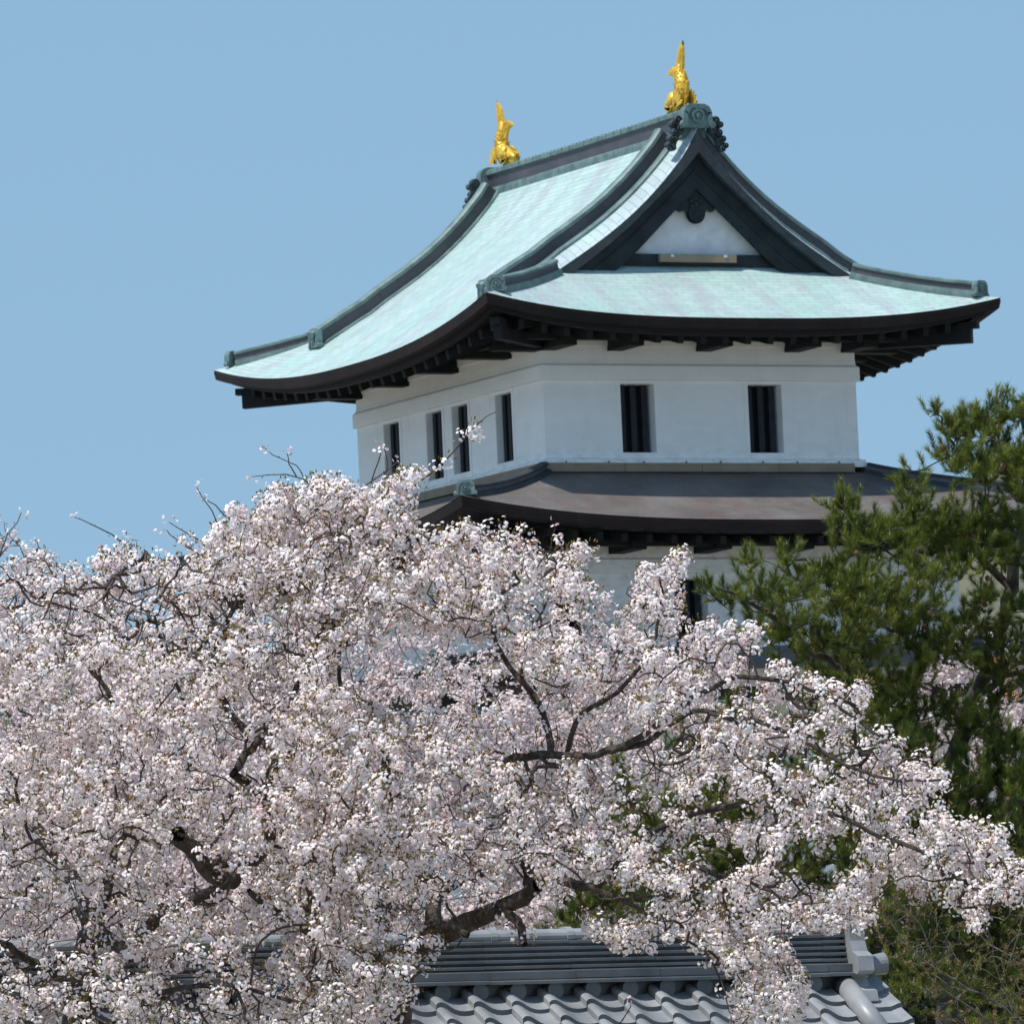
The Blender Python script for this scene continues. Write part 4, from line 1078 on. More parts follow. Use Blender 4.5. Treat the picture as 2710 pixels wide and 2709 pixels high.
def in_poly(x, y, poly):
    px = np.array([p[0] for p in poly]); py = np.array([p[1] for p in poly]); n = len(px); c = np.zeros(len(x), bool); j = n-1
    for i in range(n):
        t = ((py[i] > y) != (py[j] > y)) & (x < (px[j]-px[i])*(y-py[i])/(py[j]-py[i]+1e-12)+px[i]); c ^= t; j = i
    return c
def lump(x, y, seed, sc):
    """smooth value noise on a plane, for clumps"""
    rs = np.random.RandomState(seed); v = 0
    for o in range(3):
        for k in range(3):
            a = rs.rand()*6.28; f = (2**o)/sc*(0.8+0.4*rs.rand()); v = v+np.sin((x*math.cos(a)+y*math.sin(a))*f+rs.rand()*6.28)/(1.6**o)
    return v/3.0

def dress(tr, root, spacing, per, rflower, seed, keep_fn=None, thin=6.5, ball=0.045, leafp=0.5, name='blossoms', mat='petal'):
    """clusters of flowers and young leaves along every thin twig"""
    rs = np.random.RandomState(seed); PA, par = tr.PA, np.array(tr.par)
    idx = np.where((tr.tips <= thin) & (par >= 0) & (~np.array(tr.bare)))[0]
    a = PA[par[idx]]; b = PA[idx]; L = np.linalg.norm(b-a, axis=1)
    cnt = rs.poisson(L/spacing)
    k = np.repeat(np.arange(len(idx)), cnt); t = rs.rand(len(k))[:, None]
    c = a[k]*(1-t)+b[k]*t; dirv = tr.DA[idx][k]
    v3 = lump(c[:, 0]*1.0+c[:, 1]*.3, c[:, 2], seed+5, 0.42)
    keep = rs.rand(len(c)) < np.clip(0.80+1.0*v3, 0.15, 1)
    if keep_fn is not None: keep &= keep_fn(c)
    c = c[keep]; dirv = dirv[keep]
    # cluster direction: outwards from the twig, a little upwards
    o = rs.randn(len(c), 3)+np.array((0, 0, 0.45)); o -= (o*dirv).sum(1)[:, None]*dirv; o /= np.linalg.norm(o, axis=1)[:, None]
    cc = c+o*ball*0.75
    m = np.maximum(1, rs.poisson(per, len(cc))); q = np.repeat(np.arange(len(cc)), m)
    off = rs.randn(len(q), 3); off /= np.linalg.norm(off, axis=1)[:, None]
    pos = cc[q]+off*((ball*(0.75+0.5*rs.rand(len(cc))))[q]*(0.72+0.33*rs.rand(len(q))))[:, None]; N = off+0.35*o[q]+np.array((-0.15, -0.25, 0.25))
    pinkness = np.clip(0.60+0.20*rs.randn(len(cc)), 0.15, 1)[q]+0.07*rs.randn(len(q))
    flowers(pos, N, rflower*(0.85+0.3*rs.rand(len(q))), rs, name, mat, root, np.clip(pinkness, 0.02, 1))['kind'] = 'stuff'
    m2 = np.where(rs.rand(len(c)) < leafp, rs.poisson(6.5, len(c)), 0); q = np.repeat(np.arange(len(c)), m2)
    if len(q):
        off = rs.randn(len(q), 3)*0.7+dirv[q]*0.6+np.array((0, 0, 0.5)); off /= np.linalg.norm(off, axis=1)[:, None]
        leaves(c[q]+off*ball*1.05, off, 0.020+0.016*rs.rand(len(q)), rs, 'young_leaves', 'youngleaf', root, rs.rand(len(q)))['kind'] = 'stuff'
    return len(pos)

def L3(pts, dep):
    """photo-view points (1932 px frame) with depths -> world"""
    ds_ = dep if isinstance(dep, (list, tuple)) else [dep]*len(pts)
    if len(ds_) == 2 and len(pts) > 2: ds_ = list(np.linspace(ds_[0], ds_[1], len(pts)))
    return [av(x, y, d) for (x, y), d in zip(pts, ds_)]

# ---- the two blossoming cherry trees in front --------------------------------------------
# outline of the joined crowns as they stand against the sky and the castle
TOP = [(-260, 1120), (-120, 1000), (0, 1095), (20, 1060), (70, 1050), (110, 1038), (150, 1092), (190, 1060), (215, 1030), (262, 1020), (300, 1038), (360, 1008), (410, 988), (440, 962), (500, 935), (560, 905), (610, 895), (700, 925), (730, 910), (760, 885), (800, 905), (790, 930), (760, 985), (850, 1000), (950, 985), (1000, 1000), (1010, 1060), (1060, 1020), (1135, 1035), (1120, 1062), (1060, 1085), (1120, 1110), (1190, 1130), (1200, 1075), (1255, 1045), (1305, 1045), (1290, 1075), (1230, 1090), (1290, 1110), (1300, 1150), (1380, 1175), (1445, 1190), (1440, 1215), (1380, 1240), (1440, 1240), (1500, 1235), (1490, 1265), (1560, 1280), (1630, 1290), (1640, 1350), (1690, 1395), (1740, 1410), (1800, 1450), (1830, 1445), (1815, 1500), (1780, 1560), (1850, 1540), (1905, 1560), (1895, 1600), (1870, 1620), (1940, 1600), (1990, 1640), (1960, 1700), (1880, 1700), (1850, 1760), (1820, 1720), (1740, 1680), (1690, 1655), (1640, 1650), (1660, 1760), (1700, 1760), (1650, 1780), (1600, 1750), (1500, 1750), (1480, 1800), (1530, 1850), (1500, 1932), (1400, 1932), (1390, 1850), (1330, 1800), (1250, 1760), (1190, 1800), (1120, 1760), (1050, 1700), (1000, 1640), (960, 1690), (880, 1760), (870, 1790), (840, 1850), (760, 1900), (720, 1960), (-260, 2080)]
GAPS = [([(560, 970), (700, 975), (800, 1000), (800, 1075), (640, 1080), (540, 1060)], 0.35), ([(930, 1100), (1060, 1090), (1180, 1150), (1160, 1200), (960, 1190)], 0.5), ([(1320, 1250), (1420, 1270), (1460, 1330), (1340, 1330)], 0.5), ([(1500, 1400), (1560, 1440), (1500, 1470), (1420, 1430)], 0.4), ([(870, 1760), (1000, 1740), (1180, 1800), (1250, 1850), (1380, 1860), (1400, 1940), (760, 1940)], 0.8), ([(640, 1215), (950, 1205), (1010, 1290), (1190, 1300), (1170, 1400), (1040, 1440), (930, 1440), (800, 1390), (700, 1330), (600, 1290)], 0.88),
        ([(1150, 1380), (1300, 1350), (1330, 1420), (1260, 1560), (1170, 1560)], 0.72),
        ([(1480, 1540), (1640, 1590), (1620, 1660), (1470, 1640)], 0.78),
        ([(1320, 1480), (1420, 1460), (1430, 1560), (1330, 1560)], 0.6),
        ([(1050, 1660), (1210, 1660), (1230, 1760), (1050, 1745)], 0.80),
        ([(1230, 1560), (1420, 1600), (1400, 1650), (1230, 1640)], 0.7),
        ([(800, 1690), (900, 1670), (960, 1700), (900, 1750), (800, 1760)], 0.85), ([(740, 1770), (860, 1720), (1000, 1655), (1030, 1700), (900, 1780), (780, 1850)], 0.5), ([(640, 1770), (750, 1790), (750, 1830), (640, 1810)], 0.5), ([(970, 1410), (1210, 1370), (1210, 1430), (980, 1450)], 0.4),
        ([(30, 1290), (170, 1240), (200, 1330), (60, 1370)], 0.35),
        ([(80, 1750), (160, 1740), (160, 1800), (90, 1820)], 0.75), ([(430, 1600), (520, 1600), (520, 1700), (430, 1690)], 0.4)]
def crown_points(n, x0, x1, seed, d0, d1, ymin=850, ymax=2080, edge=None):
    rs = np.random.RandomState(seed); out = []
    while len(out) < n:
        x = x0+(x1-x0)*rs.rand(n*2); y = ymin+(ymax-ymin)*rs.rand(n*2)
        ok = in_poly(x, y, TOP)
        ok &= rs.rand(len(x)) < np.clip(0.85+0.6*lump(x, y, 31, 60.0), 0.25, 1)
        for g, p in GAPS: ok &= ~(in_poly(x, y, g) & (rs.rand(len(x)) < p))
        rim = np.clip((y-np.interp(x, [-260, 200, 560, 900, 1200, 1500, 1900], [1060, 1010, 900, 980, 1080, 1240, 1560]))/260.0, 0, 1)
        ok &= rs.rand(len(x)) < 0.42+0.58*rim
        for X, Y in zip(x[ok], y[ok]):
            # crown depth: thick in the middle, thin at the upper rim
            dm = (d0+d1)/2; hw = (d1-d0)/2*min(1.0, 0.30+(Y-np.interp(X, [-260, 200, 560, 900, 1200, 1500, 1900], [1060, 1010, 900, 980, 1080, 1240, 1560]))/420.0)
            out.append(av(X, Y, dm+hw*(2*rs.rand()-1)))
            if len(out) >= n: break
    return out

def airy(seed):
    rs = np.random.RandomState(seed+77)
    def fn(c):
        d = c-CAM_C; z = d@fwd; x = (1355+FPX*(d@CR)/z)/VS; y = (1354.5-FPX*(d@CU)/z)/VS; k = np.ones(len(c), bool)
        for g, p in GAPS: k &= ~(in_poly(x, y, g) & (rs.rand(len(x)) < p*0.75))
        return k
    return fn
def cherry(name_label, loc, limbs, targets, shoots, seed, group):
    t = thing('cherry_tree', loc, name_label, 'tree', group)
    tr = Tree(seed); first = True
    for pts, dep, r0, r1 in limbs:
        tr.limb(L3(pts, dep), r0*0.86, r1*0.86, parent=None if first else True, wob=0.006 if r0 > 0.03 else 0.004, step=0.07); first = False
    tr.grow(targets, step=0.085, bend=0.42, noise_=0.28)
    nb = len(tr.P); 
    for pts, dep in shoots: tr.limb(L3(pts, dep), 0.0055, 0.0028, parent=None, wob=0.006, step=0.08)
    tr.radii(0.0024, 2.25, 0.035); tr.bare = np.zeros(len(tr.P), bool); tr.bare[nb:] = True
    nf = [i for i, (ch, fx) in enumerate(tr.chains) if fx]
    big = lambda ch, fx: fx and max(tr.R[c] for c in ch) > 0.02
    tr.tubes(big, 14, 'trunk', 'cbark', t, rough=0.05)
    tr.tubes(lambda ch, fx: not big(ch, fx), 5, 'twigs', 'ctwig', t)
    # knobbly buds on the bare shoots
    n = dress(tr, t, 0.052, 13.0, 0.0128, seed+1, thin=6.0, ball=0.056, leafp=1.0, keep_fn=airy(seed))
    rs = np.random.RandomState(seed+9); C = []; N = []; FC = []; 
    for pts, dep in shoots:
        w_ = np.array(L3(pts, dep))
        for k in range(len(w_)-1):
            L_ = np.linalg.norm(w_[k+1]-w_[k]); m = int(L_/0.045)
            for i in range(m):
                p = w_[k]+(w_[k+1]-w_[k])*(i+rs.rand())/m; C.append(p); N.append(rs.randn(3)*0.6+(w_[k+1]-w_[k])/L_)
        for i in range(5): FC.append(w_[-1]+rs.randn(3)*0.022)
    if C:
        leaves(np.array(C), np.array(N), np.full(len(C), 0.020), rs, 'buds', 'youngleaf', t, rs.rand(len(C))*0.5)['kind'] = 'stuff'
        FC = np.array(FC); flowers(FC, rs.randn(len(FC), 3), np.full(len(FC), 0.014), rs, 'shoot_blossoms', 'petal', t, rs.rand(len(FC)))['kind'] = 'stuff'
    return t, n

DR = 64.0
limbsR = [
    ([(741, 2350), (730, 2150), (738, 1980), (748, 1900), (750, 1830), (762, 1798)], [64.5, 64.5], 0.20, 0.12),
    ([(760, 1805), (801, 1776), (863, 1750), (915, 1728), (944, 1712), (985, 1695), (1014, 1670)], [64.3, 63.6], 0.105, 0.055),
    ([(800, 1780), (815, 1755), (818, 1700), (808, 1665), (788, 1640), (760, 1600), (735, 1520), (728, 1430), (700, 1330)], [64.2, 65.5], 0.075, 0.022),
    ([(746, 1838), (712, 1818), (680, 1806), (642, 1788), (600, 1770), (576, 1750), (517, 1718), (470, 1680)], [64.4, 63.2], 0.075, 0.025),
    ([(790, 1782), (812, 1752), (850, 1745), (880, 1762)], [63.9, 63.7], 0.035, 0.030),
    ([(940, 1716), (975, 1735), (985, 1765), (990, 1783)], [63.8, 63.5], 0.040, 0.030),
    ([(1005, 1675), (1040, 1650), (1075, 1668), (1120, 1672), (1165, 1650), (1234, 1623), (1286, 1625), (1355, 1648), (1413, 1663), (1470, 1690)], [63.7, 63.0], 0.040, 0.012),
    ([(1060, 1660), (1110, 1672), (1180, 1700), (1240, 1730), (1300, 1740)], [63.6, 63.1], 0.026, 0.010),
    ([(1000, 1680), (985, 1600), (960, 1500), (955, 1440), (971, 1430), (1041, 1424), (1104, 1426), (1160, 1412), (1195, 1396), (1261, 1352), (1306, 1318), (1391, 1279), (1473, 1283), (1547, 1309), (1607, 1350), (1660, 1390)], [64.0, 63.0], 0.045, 0.010),
    ([(1038, 1422), (1034, 1380), (1014, 1322), (988, 1289), (958, 1252), (930, 1195), (905, 1110), (880, 1050)], [63.8, 64.6], 0.032, 0.009),
    ([(1068, 1424), (1080, 1385), (1096, 1345), (1134, 1326), (1180, 1290), (1230, 1220), (1250, 1120), (1240, 1080)], [63.8, 63.4], 0.025, 0.008),
    ([(988, 1289), (984, 1240), (1010, 1180), (1040, 1120), (1050, 1060)], [63.9, 64.0], 0.017, 0.007),
    ([(1160, 1412), (1220, 1400), (1298, 1345), (1391, 1352), (1480, 1380), (1547, 1417), (1629, 1458), (1700, 1470), (1790, 1470)], [63.6, 62.6], 0.026, 0.009),
    ([(1150, 1655), (1200, 1590), (1290, 1540), (1373, 1521), (1430, 1510), (1488, 1514), (1585, 1540), (1659, 1577), (1734, 1603), (1793, 1648), (1860, 1680), (1930, 1640)], [63.5, 62.3], 0.030, 0.010),
    ([(735, 1520), (700, 1480), (668, 1400), (660, 1340), (642, 1290), (649, 1072), (698, 1000), (738, 952), (791, 910), (855, 852), (900, 800), (935, 776)], [64.7, 64.0], 0.022, 0.003),
    ([(1300, 1740), (1330, 1790), (1360, 1850), (1380, 1920)], [63.0, 62.6], 0.010, 0.005),
    ([(1413, 1663), (1450, 1740), (1470, 1800), (1490, 1880)], [62.8, 62.4], 0.010, 0.005),
    ([(660, 1400), (560, 1370), (500, 1300), (430, 1210), (370, 1120), (272, 1037)], [64.8, 64.5], 0.018, 0.006),
]
limbsL = [
    ([(150, 2350), (140, 2150), (146, 1980), (155, 1853), (165, 1800), (180, 1750)], [64.8, 64.6], 0.20, 0.11),
    ([(178, 1758), (150, 1700), (148, 1687), (100, 1600), (30, 1520), (-60, 1420), (-160, 1300)], [64.6, 65.4], 0.07, 0.02),
    ([(180, 1752), (240, 1786), (275, 1750), (314, 1716), (380, 1690), (440, 1660)], [64.3, 63.6], 0.060, 0.040),
    ([(440, 1660), (400, 1648), (385, 1632), (372, 1610), (340, 1585), (335, 1572)], [63.5, 63.2], 0.070, 0.062),
    ([(388, 1635), (430, 1622), (480, 1620), (505, 1590), (509, 1560), (498, 1502), (520, 1440), (546, 1425), (500, 1405), (469, 1384), (430, 1340), (400, 1260), (440, 1150), (500, 1060), (560, 960)], [63.5, 65.0], 0.060, 0.008),
    ([(440, 1460), (465, 1421), (500, 1385), (530, 1345), (560, 1300), (600, 1200), (640, 1100), (640, 1000)], [63.6, 64.4], 0.034, 0.008),
    ([(180, 1740), (205, 1672), (215, 1600), (190, 1500), (230, 1400), (200, 1300), (120, 1200), (70, 1090)], [64.6, 65.2], 0.040, 0.008),
    ([(300, 1590), (262, 1580), (200, 1565), (140, 1575), (60, 1610), (-40, 1660)], [63.4, 63.0], 0.016, 0.007),
    ([(215, 1600), (290, 1520), (360, 1440), (350, 1340), (310, 1240), (280, 1120), (250, 1050)], [64.3, 63.6], 0.026, 0.007),
    ([(150, 1860), (90, 1830), (0, 1780), (-100, 1740)], [64.4, 63.4], 0.045, 0.02),
    ([(160, 1840), (260, 1880), (360, 1860), (480, 1870), (600, 1900)], [64.0, 63.0], 0.030, 0.012),
]
shR = [([(640, 1010), (575, 905), (560, 880), (498, 846)], 64.3), ([(722, 900), (732, 870), (722, 842)], 64.0), ([(690, 915), (735, 885), (750, 872)], 64.2), ([(700, 912), (715, 865), (720, 850)], 64.5), ([(590, 915), (540, 895), (477, 900)], 64.2), ([(560, 900), (547, 875), (543, 857)], 64.4), ([(620, 960), (645, 920), (660, 905)], 64.0), ([(1230, 1150), (1180, 1120), (1195, 1100)], 63.8), ([(1030, 1060), (1042, 1010), (1045, 985)], 63.9), ([(1400, 1932), (1420, 1890), (1430, 1850)], 62.4), ([(1150, 1960), (1190, 1900), (1185, 1885)], 62.4)]
shL = [([(228, 1022), (180, 992), (140, 975)], 64.0), ([(428, 1022), (400, 965), (370, 918)], 64.1), ([(440, 985), (405, 952), (385, 935)], 63.9), ([(400, 1036), (355, 1005), (316, 985)], 64.2), ([(372, 1042), (335, 1018), (312, 1002)], 64.4), ([(-10, 1065), (15, 1010), (42, 965)], 63.8), ([(0, 1050), (12, 1030), (28, 1012)], 63.8), ([(68, 1070), (72, 1040), (66, 1015)], 64.2), ([(190, 1080), (197, 1050), (190, 1035)], 64.0)]
extra = [([(-10, 1000), (8, 1015), (25, 1020), (40, 1022)]), ([(-12, 960), (5, 972)])]
tgR = crown_points(4600, 560, 2000, 3, 61.6, 66.2)
tgL = crown_points(3300, -260, 700, 4, 61.6, 66.8)
tgL += crown_points(1500, -260, 560, 6, 62.4, 65.6, ymax=1260); tgR += crown_points(500, 540, 1320, 7, 62.4, 65.0, ymax=1180)
tgL += [av(x, y, 63.8+0.2*math.sin(x)) for x, y in ((2, 1012), (20, 1020), (-4, 975), (10, 985), (5, 1030), (-10, 962), (36, 1026))]
b1 = av(741, 2350, 64.5); b2 = av(150, 2350, 64.8)
_, nfR = cherry('spreading cherry in full blossom reaching right over the tiled gatehouse roof', (b1[0], b1[1], -19.5), limbsR, tgR, shR, 11, 'blossoming cherry trees in front')
_, nfL = cherry('broad cherry in full blossom with a dark broken limb stub, left of the gatehouse', (b2[0], b2[1], -19.5), limbsL, tgL, shL, 12, 'blossoming cherry trees in front')
print('flowers', nfR, nfL)

# ---- cherries further off -----------------------------------------------------------------
def far_cherry(vx, vtop, d, rx, label, seed, n=2300):
    rs = np.random.RandomState(seed); top = av(vx, vtop, d); gz = ground_z(d, 0)
    H = top[2]-gz; c = np.array((top[0], top[1], gz+H*0.60)); rz = H*0.42
    t = thing('cherry_tree', (c[0], c[1], gz-0.1), label, 'tree', 'cherry trees farther off')
    tr = Tree(seed); base = np.array((c[0], c[1], gz-0.2)); fork = np.array((c[0], c[1], gz+H*0.22))
    tr.limb([base, (base+fork)/2+rs.randn(3)*0.06, fork], 0.20, 0.14, step=0.25)
    for k in range(6):
        a = k*1.05+rs.rand()*0.6; e = c+np.array((math.cos(a)*rx*0.62, math.sin(a)*rx*0.62, rz*(0.1+0.45*rs.rand())))
        m = (fork+e)/2+np.array((0, 0, 0.25*rs.rand())); tr.limb([fork, m, e], 0.085, 0.02, step=0.25, parent=True)
    T = []
    while len(T) < n:
        q = rs.rand(3)*2-1; r = np.linalg.norm(q)
        if r < 1 and rs.rand() < 0.25+r**2 and q[2] > -0.75:
            u = 1+0.16*math.sin(q[0]*5+seed)+0.12*math.sin(q[2]*7+q[1]*6+seed)
            T.append(c+q*np.array((rx, rx*0.8, rz))*u)
    tr.grow(T, step=0.17, bend=0.45, noise_=0.3); tr.radii(0.004, 2.3, 0.05); tr.bare = np.zeros(len(tr.P), bool)
    big = lambda ch, fx: fx
    tr.tubes(big, 8, 'trunk', 'cbark', t); tr.tubes(lambda ch, fx: not fx, 4, 'twigs', 'ctwig', t)
    dress(tr, t, 0.040, 5.0, 0.021, seed+1, thin=14, ball=0.085, leafp=0.3, mat='farpetal')
for k, (x, y, d, rx, lb) in enumerate([
    (20, 1128, 116, 3.3, 'distant pink cherry whose hazy crown shows at the left edge of the skyline'),
    (170, 1185, 108, 2.8, 'distant pink cherry behind the twiggy left part of the broad left cherry'),
    (430, 1165, 111, 3.2, 'distant pink cherry behind the crown of the broad left cherry'),
    (800, 1195, 121, 3.4, 'distant pink cherry under the castle eaves, crossed by the cable'),
    (1110, 1235, 113, 2.7, 'distant pink cherry in the gap beside the bent cherry limb'),
    (1820, 1262, 126, 2.3, 'distant pink cherry seen through the pine boughs beside the orange banner'),
    (230, 1500, 100, 2.8, 'lower pink cherry behind the dark broken limb stub'),
    (640, 1480, 98, 2.7, 'lower pink cherry behind the gatehouse ridge and hut')]):
    far_cherry(x, y, d, rx, lb, 40+k)

# ---- pines --------------------------------------------------------------------------------
def pine(label, loc, limbs, clumps, dep, dspan, seed, dens=1.0, cones=40, nm='needle'):
    rs = np.random.RandomState(seed); t = thing('pine_tree', loc, label, 'tree')
    tr = Tree(seed); first = True
    for pts, dd, r0, r1 in limbs:
        tr.limb(L3(pts, [q+0.9 for q in dd]), r0, r1, parent=None if first else True, wob=0.03, step=0.12); first = False
    T = []
    for (x, y, r, w_) in clumps:
        y = y+12+(14 if y < 860 else 0)
        n = max(2, int((r/30.0)**2*8.2*w_*dens)); dz = rs.uniform(-dspan, dspan)*0.6
        for i in range(n):
            a = rs.rand()*6.283; q = math.sqrt(rs.rand())
            T.append(av(x+r*q*math.cos(a)*1.05, y+r*0.85*q*math.sin(a), dep+dz+rs.uniform(-0.5, 0.5)*min(1.6, r/45.0)))
    tips = tr.grow(T, step=0.10, bend=0.40, noise_=0.25, up_=0.10); tr.radii(0.0035, 2.2, 0.05)
    tr.tubes(lambda ch, fx: fx, 10, 'trunk', 'pbark', t, rough=0.06); tr.tubes(lambda ch, fx: not fx, 5, 'boughs', 'pbark', t)
    # every tip carries an upturned shoot clothed in needles, as do side shoots below it
    PA = tr.PA; base = []; ax = []; ln = []; tone = []
    for k in tips:
        d = tr.DA[k]; tn = rs.rand()
        a = d*0.55+np.array((0, 0, 0.80))+rs.randn(3)*0.22; a /= np.linalg.norm(a); l = 0.11+0.08*rs.rand()
        base.append(PA[k]); ax.append(a); ln.append(l); tone.append(tn)
        q = tr.par[k]; s_ = 0
        while q >= 0 and s_ < 3 and not tr.fix[q]:
            if rs.rand() < 0.75:
                a2 = tr.DA[q]*0.5+np.array((0, 0, 0.55))+rs.randn(3)*0.5; a2 /= np.linalg.norm(a2)
                base.append(PA[q]); ax.append(a2); ln.append(0.08+0.08*rs.rand()); tone.append(tn*0.8)
            q = tr.par[q]; s_ += 1
    base = np.array(base); ax = np.array(ax); ln = np.array(ln); tone = np.array(tone); m = len(base)
    NN = 110; A_, e1, e2 = basis(ax, rs)
    u = rs.rand(m, NN)**0.8; ph = rs.rand(m, NN)*6.283; an = np.radians(60-30*u+rs.randn(m, NN)*7)
    P0 = base[:, None, :]+A_[:, None, :]*(ln[:, None]*u)[:, :, None]
    rad = e1[:, None, :]*np.cos(ph)[:, :, None]+e2[:, None, :]*np.sin(ph)[:, :, None]
    Dn = A_[:, None, :]*np.cos(an)[:, :, None]+rad*np.sin(an)[:, :, None]
    L_ = (0.056+0.030*rs.rand(m, NN))*(0.75+0.35*u)
    tip = P0+Dn*L_[:, :, None]+np.array((0, 0, 0.010)); sd = np.cross(Dn, rs.randn(m, NN, 3)); sd /= np.linalg.norm(sd, axis=2)[:, :, None]
    wv = 0.0024
    V = np.stack([P0+sd*wv, P0-sd*wv, tip], 2).reshape(-1, 3); F = np.arange(len(V)).reshape(-1, 3)
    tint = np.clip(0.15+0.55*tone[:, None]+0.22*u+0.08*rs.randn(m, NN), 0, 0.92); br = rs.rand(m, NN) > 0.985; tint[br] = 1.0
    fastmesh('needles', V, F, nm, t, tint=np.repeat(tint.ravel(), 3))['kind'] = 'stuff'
    # pale new candles at the shoot tips
    k = rs.rand(m) < 0.45; b0 = (base+A_*ln[:, None])[k]; a0 = A_[k]*0.3+np.array((0, 0, 0.9)); n = len(b0)
    a0 /= np.linalg.norm(a0, axis=1)[:, None]; N0, f1, f2 = basis(a0, rs); V = []
    for q in range(3): V.append(b0+(f1*math.cos(q*2.094)+f2*math.sin(q*2.094))*0.006)
    V.append(b0+a0*(0.03+0.035*rs.rand(n))[:, None]); V = np.stack(V, 1)
    F = (np.arange(n)*4)[:, None, None]+np.array([[0, 1, 3], [1, 2, 3], [2, 0, 3]])[None]
    fastmesh('candles', V.reshape(-1, 3), F.reshape(-1, 3), 'wtwig', t)['kind'] = 'stuff'
    # cones
    mb = MB(); ids = rs.choice(tips, min(cones, len(tips)), replace=False)
    for i in ids:
        c = PA[i]+np.array((0, 0, -0.02))+rs.randn(3)*0.03
        mb.lathe(c, rs.randn(3)*0.6+np.array((0, 0, -1)), [(0.006, -0.03), (0.020, -0.016), (0.026, 0.0), (0.022, 0.018), (0.012, 0.032)], 7)
    mb.build('cones', 'cone', t)['kind'] = 'stuff'
    return m
PC = [(1800, 775, 34, 1), (1765, 765, 18, 1), (1880, 745, 26, 1), (1905, 800, 45, 1), (1850, 800, 45, 1), (1790, 845, 34, 1), (1850, 865, 45, .9), (1900, 900, 60, .9), (1925, 740, 25, 1), (1770, 815, 16, 1),
      (1713, 905, 24, 1), (1722, 950, 30, 1), (1765, 965, 40, 1), (1582, 935, 22, 1), (1622, 945, 22, 1), (1580, 985, 26, 1), (1630, 995, 32, 1), (1690, 1015, 52, 1), (1600, 1030, 35, 1), (1780, 1020, 60, 1), (1850, 980, 50, .9), (1900, 1020, 60, .8),
      (1495, 1030, 24, 1), (1510, 1075, 34, 1), (1405, 1065, 28, 1), (1345, 1105, 20, 1), (1385, 1115, 32, 1), (1440, 1120, 44, 1), (1500, 1135, 52, 1), (1575, 1075, 26, 1), (1600, 1110, 40, 1), (1570, 1170, 55, 1), (1450, 1175, 40, 1), (1660, 1100, 55, 1), (1740, 1100, 60, 1), (1660, 1180, 65, 1),
      (1760, 1190, 70, .9), (1850, 1090, 60, .45), (1890, 1160, 60, .4), (1860, 1230, 55, .6), (1500, 1215, 50, 1), (1560, 1240, 60, 1), (1640, 1255, 50, 1), (1730, 1260, 50, .8), (1920, 1280, 50, .7), (1680, 1330, 60, .9), (1760, 1350, 65, .8), (1860, 1370, 75, .9), (1920, 1440, 60, 1), (1700, 1420, 65, .8), (1790, 1450, 75, .7), (1880, 1520, 80, 1), (1760, 1540, 70, .9), (1840, 1600, 80, .9), (1920, 1640, 70, 1), (1750, 1640, 70, .9), (1680, 1520, 50, .9), (1830, 1720, 80, .8), (1910, 1780, 80, .9), (1740, 1740, 70, .8), (1680, 1680, 60, .9), (1780, 1830, 70, .7), (1880, 1880, 80, .7), (1700, 1860, 60, .6), (1980, 900, 80, .8), (1990, 1150, 90, .8), (1990, 1500, 90, .8)]
limbsP = [([(1850, 2500), (1830, 2200), (1790, 1980), (1800, 1800), (1850, 1620), (1800, 1480), (1830, 1330), (1890, 1180), (1930, 1000), (1940, 850), (1925, 760)], [87, 87], 0.17, 0.03),
          ([(1800, 1480), (1740, 1450), (1690, 1400), (1660, 1330), (1600, 1270), (1520, 1220), (1440, 1150), (1360, 1105)], [87, 85.5], 0.065, 0.015),
          ([(1890, 1190), (1800, 1165), (1720, 1150), (1640, 1120), (1560, 1090), (1500, 1060)], [87, 86], 0.05, 0.015),
          ([(1900, 1100), (1840, 1040), (1780, 980), (1740, 960), (1715, 915)], [87, 86.5], 0.04, 0.012), ([(1760, 1000), (1700, 990), (1640, 985), (1600, 960), (1585, 930)], [86.6, 86], 0.025, 0.01),
          ([(1940, 900), (1880, 880), (1830, 860), (1790, 830), (1775, 790)], [87, 86.5], 0.03, 0.01), ([(1840, 1310), (1900, 1275), (1990, 1250)], [87, 87], 0.04, 0.02), ([(1830, 1560), (1900, 1520), (1990, 1500)], [87, 87], 0.05, 0.02), ([(1840, 1640), (1770, 1600), (1700, 1560)], [87, 86], 0.04, 0.015), ([(1800, 1780), (1740, 1740), (1680, 1690)], [87, 86], 0.04, 0.015), ([(1800, 1800), (1880, 1760), (1960, 1760)], [87, 87.5], 0.05, 0.02)]
b = av(1850, 2500, 87)
pine('tall sunlit pine at the right edge with pale upright candles', (b[0], b[1], ground_z(87, 0)-0.3), limbsP, PC, 86.8, 1.3, 71, 1.25, 90)
PC2 = [(1165, 1440, 30, .9), (1185, 1490, 42, 1), (1210, 1550, 45, 1), (1290, 1600, 80, 1), (1120, 1650, 45, .9), (1085, 1710, 45, 1), (1180, 1700, 55, 1), (1260, 1690, 65, 1), (1300, 1500, 55, .8), (1390, 1480, 70, 1), (1440, 1580, 85, 1), (1370, 1660, 75, 1), (1540, 1500, 75, 1), (1560, 1620, 85, 1), (1480, 1700, 75, 1), (1400, 1380, 60, .8), (1500, 1390, 60, .8), (1300, 1400, 45, .8), (1600, 1420, 60, .9), (1630, 1720, 70, 1), (1330, 1760, 60, 1), (1560, 1790, 60, .9), (1400, 1330, 30, .8), (1560, 1310, 40, .8), (1050, 1780, 40, 1), (1640, 1600, 60, 1), (1620, 1520, 60, 1)]
